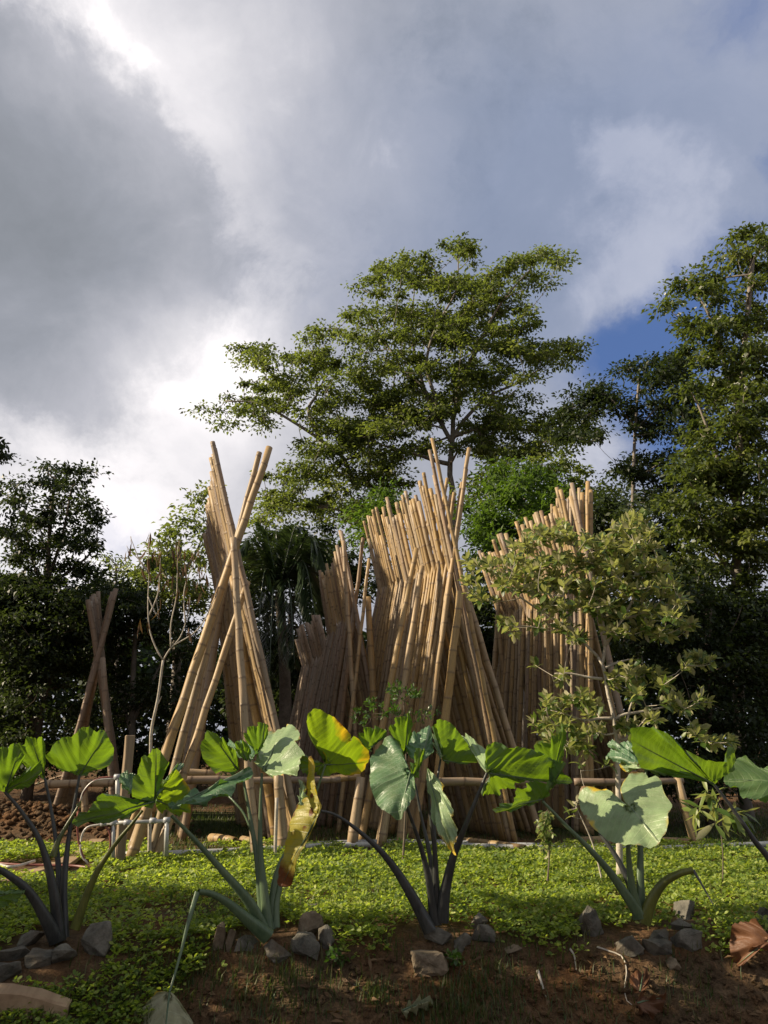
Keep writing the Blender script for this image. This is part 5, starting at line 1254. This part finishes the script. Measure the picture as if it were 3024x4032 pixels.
# ------------------------------------------------------------------ ground cover and grass
def ground_cover():
    mb = MB()
    n = 56000
    y = 3.7 + 5.4*RNG.uniform(0, 1, n)**1.25
    x = RNG.uniform(-.60, .60, n)*(y+.6)
    keep = (turf_mask(x, y) > RNG.uniform(.15, .9, n)) & (y < 8.95 + .3*wob(x, y*0, 2.0, 2))
    # bare pocket at each taro root and by the planks
    for px, Y in ((241, 4.85), (1062, 4.85), (1705, 4.86), (2522, 4.88)):
        keep &= ((x-X_at(px, Y, 0))**2/.075 + (y-Y+.02)**2/.045) > RNG.uniform(.6, 1.3, n)
    for qx, qy, qa, qb in ROCKS: keep &= ((x-qx)/(qa*1.05))**2 + ((y-qy+qb*.9)/(qb*1.9))**2 > 1
    thin = wob(x, y, 2.6, 5)
    keep &= ~((y > 8.2) & (thin > .25)) & ~((x < -2.6) & (y > 5.2) & (thin > .1))
    keep &= ~((thin > .38) & (RNG.uniform(0, 1, n) < .75)) & ~((wob(x, y, 7.5, 2) > .42) & (RNG.uniform(0, 1, n) < .6))
    x, y = x[keep], y[keep]; n = len(x)
    ht = np.clip(.075 + .05*wob(x, y, 4.5, 4) + .04*wob(x, y, 13, 3), .02, None)*np.where(y < 4.8, .75, 1.)
    c = np.stack([x, y, gh(x, y) + ht*RNG.uniform(.35, 1.1, n)], 1)
    tilt = RNG.normal(0, .35, (n, 2))
    az = RNG.uniform(0, 6.283, n)
    patch = .47 + .22*wob(x, y, 3.2, 0)
    for q in range(4):                    # four oval leaflets to each leaf
        a = az + (q-1.5)*.9 + (3.14 if q in (0, 3) else 0)*0 + np.where(q % 2, .25, -.1)
        d = np.stack([np.cos(a), np.sin(a), .25 + RNG.normal(0, .35, n)], 1)
        up = np.stack([tilt[:, 0]*1.5-.35, tilt[:, 1]*1.5, np.ones(n)], 1) + RNG.normal(0, .25, (n, 3))
        L = RNG.uniform(.018, .036, n)*(1+.25*(y > 6.5))
        base = c + d*.006
        k = 5
        dd = d/np.linalg.norm(d, axis=1)[:, None]; s = np.cross(dd, up); s /= np.linalg.norm(s, axis=1)[:, None]; nn = np.cross(s, dd)
        Lc = L[:, None]; f = lambda u, w, h: base + dd*Lc*u + s*Lc*w + nn*Lc*h
        v = np.stack([f(0, 0, 0), f(.35, .27, .08), f(.80, .25, .06), f(1, 0, 0), f(.80, -.25, .06), f(.35, -.27, .08)], 1).reshape(-1, 3)
        i = np.arange(n)[:, None]*6
        mb.add(v, np.vstack([i+[[0, 1, 2, 3]], i+[[0, 3, 4, 5]]]), None, np.tile(np.clip(patch+RNG.normal(0, .22, n), 0, 1), 2))
    # stems
    tag(mb.build('ground_cover', M['cover'], None, False), 'thick low ground cover of small oval leaves covering the terrace', 'ground cover', None, 'stuff')
ground_cover()
def blades(name, label, x, y, h, w, mat, cat='grass', lean=.5, tint=None):
    n = len(x); z = gh(x, y); base = np.stack([x, y, z-.004], 1)
    az = RNG.uniform(0, 6.283, n); s = np.stack([np.cos(az), np.sin(az), az*0], 1)
    ln = np.stack([np.cos(az+1.57), np.sin(az+1.57), az*0], 1)*RNG.uniform(0, lean, n)[:, None]
    h = h[:, None]; mid = base + [0, 0, 1]*h*.55 + ln*h*.35; tip = base + [0, 0, 1]*h*.85 + ln*h*1.1
    v = np.stack([base-s*w, base+s*w, mid+s*w*.7, mid-s*w*.7, tip], 1).reshape(-1, 3)
    i = np.arange(n)[:, None]*5; t = RNG.uniform(0, 1, n) if tint is None else tint
    mb = MB(); mb.add(v, i+[[0, 1, 2, 3]], i+[[3, 2, 4]], t)
    return tag(mb.build(name, M[mat], None, False), label, cat, None, 'stuff')
n = 26000; y = RNG.uniform(8.6, 15, n); x = RNG.uniform(-.62, .62, n)*y
k = (wob(x, y, 1.2, 3) < .35) & ~((x < -3.0) & (y < 11.8))
blades('rough_grass', 'short shaded grass around the feet of the bamboo stacks', x[k], y[k], RNG.uniform(.03, .09, k.sum()), .005, 'grass')
n = 9000; y = 4.4 + 4.6*RNG.uniform(0, 1, n)**1.2; x = RNG.uniform(-.6, .6, n)*(y+.6)
k = (turf_mask(x, y) > .5) & (wob(x, y, 2.1, 2) > .05)
blades('grass_in_cover', 'thin grass blades poking through the low ground cover', x[k], y[k], RNG.uniform(.06, .19, k.sum()), .0028, 'grass', lean=.9)
# tufts on the bank
tx, ty = [], []
for cx, cy, r, m_ in [(1880,3960,170,700),(1700,4010,120,300),(1480,3930,60,160),(1150,4000,160,120),(780,3800,120,240),(600,3900,200,600),(1120,3850,60,80),(2300,4000,200,80),(60,4010,140,260),(330,3990,150,200),(2750,3950,150,60),(1000,3800,60,60),(1300,3650,100,80),(1950,3850,200,260),(2300,3860,200,160),(1200,3900,160,220),(2700,3860,160,140),(960,3960,120,200),(2060,3660,150,120),(2250,3640,80,80),(1550,3740,80,60)]:
    g0 = ground_pt(cx, cy); s = r*mpp(g0[1])
    tx.append(g0[0]+RNG.normal(0, s*.55, m_)); ty.append(g0[1]+RNG.normal(0, s*.45, m_))
x = np.concatenate(tx); y = np.concatenate(ty)
blades('grass_tufts', 'thin grass tufts growing on the bare soil bank', x, y, RNG.uniform(.03, .11, len(x)), .0028, 'grass', lean=1.0)
# crumbs of soil, straw and small stones on the bank
def crumbs(label, name, n, lo, hi, mat, flat=.7):
    mb = MB(); x = RNG.uniform(-2.9, 2.9, n); y = RNG.uniform(3.9, 4.95, n); k = turf_mask(x, y) < .5; x, y = x[k], y[k]; n = len(x)
    r = lo+(hi-lo)*RNG.uniform(0, 1, n)**4
    ico = np.array([[1, 0, 0], [-1, 0, 0], [0, 1, 0], [0, -1, 0], [0, 0, 1], [0, 0, -1]], float)
    fc = np.array([[0, 2, 4], [2, 1, 4], [1, 3, 4], [3, 0, 4], [2, 0, 5], [1, 2, 5], [3, 1, 5], [0, 3, 5]])
    az = RNG.uniform(0, 6.28, n)
    ca, sa = np.cos(az), np.sin(az)
    base = ico[None]*RNG.uniform(.6, 1.2, (n, 6, 1))*[1, 1, flat]
    v = np.stack([base[..., 0]*ca[:, None]-base[..., 1]*sa[:, None], base[..., 0]*sa[:, None]+base[..., 1]*ca[:, None], base[..., 2]], -1)*r[:, None, None]
    v += np.stack([x, y, gh(x, y)+r*.2], 1)[:, None]
    mb.add(v.reshape(-1, 3), None, (np.arange(n)[:, None, None]*6+fc[None]).reshape(-1, 3), .5)
    tag(mb.build(name, mat, None, True), label, 'soil', None, 'stuff')
crumbs('crumbs and clods of reddish soil on the bank', 'soil_clods', 9000, .004, .030, M['ground'])
def litter():
    mb = MB(); n = 3600; x = RNG.uniform(-2.9, 2.9, n); y = RNG.uniform(3.9, 4.9, n); k = turf_mask(x, y) < .6; x, y = x[k], y[k]; n = len(x)
    c = np.stack([x, y, gh(x, y)+.008], 1); L = RNG.uniform(.02, .09, n)
    d = rand_dirs(n, .35); leaf_quads(mb, c, d, rand_dirs(n)+[0, -.5, 1.2], L, np.where(RNG.uniform(0, 1, n) < .6, .004, .02), RNG.uniform(.3, 1, n))
    tag(mb.build('leaf_litter', M['dry'], None, False), 'bits of straw and dry leaf scattered on the bank', 'leaf litter', None, 'stuff')
litter()
# soil heap clods at the left back
def heap():
    n = 900; mx = X_at(60, 10.5, .2); x = mx+RNG.normal(0, .9, n); y = 10.6+RNG.normal(0, .6, n)
    mb = MB(); r = RNG.uniform(.015, .075, n); v = rand_dirs(n*6).reshape(n, 6, 3)
    ico = np.array([[1, 0, 0], [-1, 0, 0], [0, 1, 0], [0, -1, 0], [0, 0, .7], [0, 0, -.7]], float)
    fc = np.array([[0, 2, 4], [2, 1, 4], [1, 3, 4], [3, 0, 4], [2, 0, 5], [1, 2, 5], [3, 1, 5], [0, 3, 5]])
    v = (ico[None]*RNG.uniform(.6, 1.2, (n, 6, 1))+v*.15)*r[:, None, None] + np.stack([x, y, gh(x, y)+r*.3], 1)[:, None]
    mb.add(v.reshape(-1, 3), None, (np.arange(n)[:, None, None]*6+fc[None]).reshape(-1, 3), .5)
    tag(mb.build('soil_heap', M['ground'], None, True), 'heap of loose reddish soil clods at the left behind the leftmost taro plant', 'soil heap', None, 'stuff')
heap()

# ------------------------------------------------------------------ dead leaves and twigs on the bank
def curled(label, outline, attach, tip, Y, nrm, cup, mat='dry', wave=.03):
    o = taro_leaf(None, outline, attach, tip, Y, nrm, mat, cup, .005, wave, .3)
    o.name = 'dead_leaf'; tag(o, label, 'dead leaf'); return o
M['dead'] = taro_mat('dead_leaf', (.12, .055, .026), (.16, .085, .04), (.14, .05, .012), .2, vein=(.12, .05, .02), rough=.55)
curled('large curled russet dead leaf at the right edge of the bank', [(2880,3650),(2905,3630),(2945,3622),(2985,3640),(3010,3670),(3060,3680),(3080,3730),(3010,3735),(2970,3730),(2935,3745),(2935,3780),(2905,3788),(2880,3755),(2872,3700)], (3040,3700), (2895,3780), 4.62, (-.3, -.8, .5), .25, 'dead')
curled('crumpled brown dead leaf hanging upright on the bank below the silver-leaved taro', [(2485,3880),(2480,3850),(2500,3820),(2530,3825),(2545,3810),(2560,3840),(2550,3880),(2530,3915),(2500,3905)], (2520,3905), (2535,3812), 4.55, (-.2, -.85, .4), .2, 'dead')
curled('wide shrivelled dead leaf lying at the foot of the bank below the upright one', [(2500,3945),(2540,3920),(2590,3925),(2625,3900),(2615,3950),(2600,3985),(2560,4000),(2520,3980)], (2510,3950), (2615,3910), 4.47, (-.1, -.7, .6), .22, 'dead')
curled('small pale shrivelled leaf on the grass tufts at the bottom centre', [(1580,3980),(1620,3950),(1670,3930),(1705,3915),(1695,3940),(1650,3965),(1610,3985)], (1582,3980), (1704,3916), 4.45, (-.1, -.6, .8), .2, 'taro_faded')
def twig(label, pts, r, mat='bark_pale'):
    w = [ground_pt(*p)+[0, 0, r*1.2] for p in pts]; w = smooth_line(np.array(w), 14); b = MB(); b.tube(w, np.linspace(r, r*.4, 14), 6)
    tag(rebase(b.build('twig', M[mat], None, True), tuple(w[0])), label, 'twig')
twig('straight pale stick lying on the bank between the middle and silver-leaved plants', [(2118, 3835), (2135, 3890), (2150, 3935)], .010)
twig('long pale root trailing down the bank beside the crumpled leaf', [(2350, 3735), (2400, 3752), (2450, 3775), (2468, 3830), (2460, 3900), (2470, 3950), (2490, 3965)], .0055)
twig('thin brown twig on the bank left of the trailing root', [(2245, 3745), (2262, 3775), (2270, 3830)], .007)
twig('dark thin twig on the soil at the bottom below the middle plant', [(1390, 3880), (1440, 3915), (1480, 3960)], .004, 'bark_dark')
twig('thin runner trailing along the terrace edge right of the middle plant', [(2010, 3655), (2150, 3660), (2290, 3652)], .0035, 'bark_dark')
def lone_sheath():
    pass
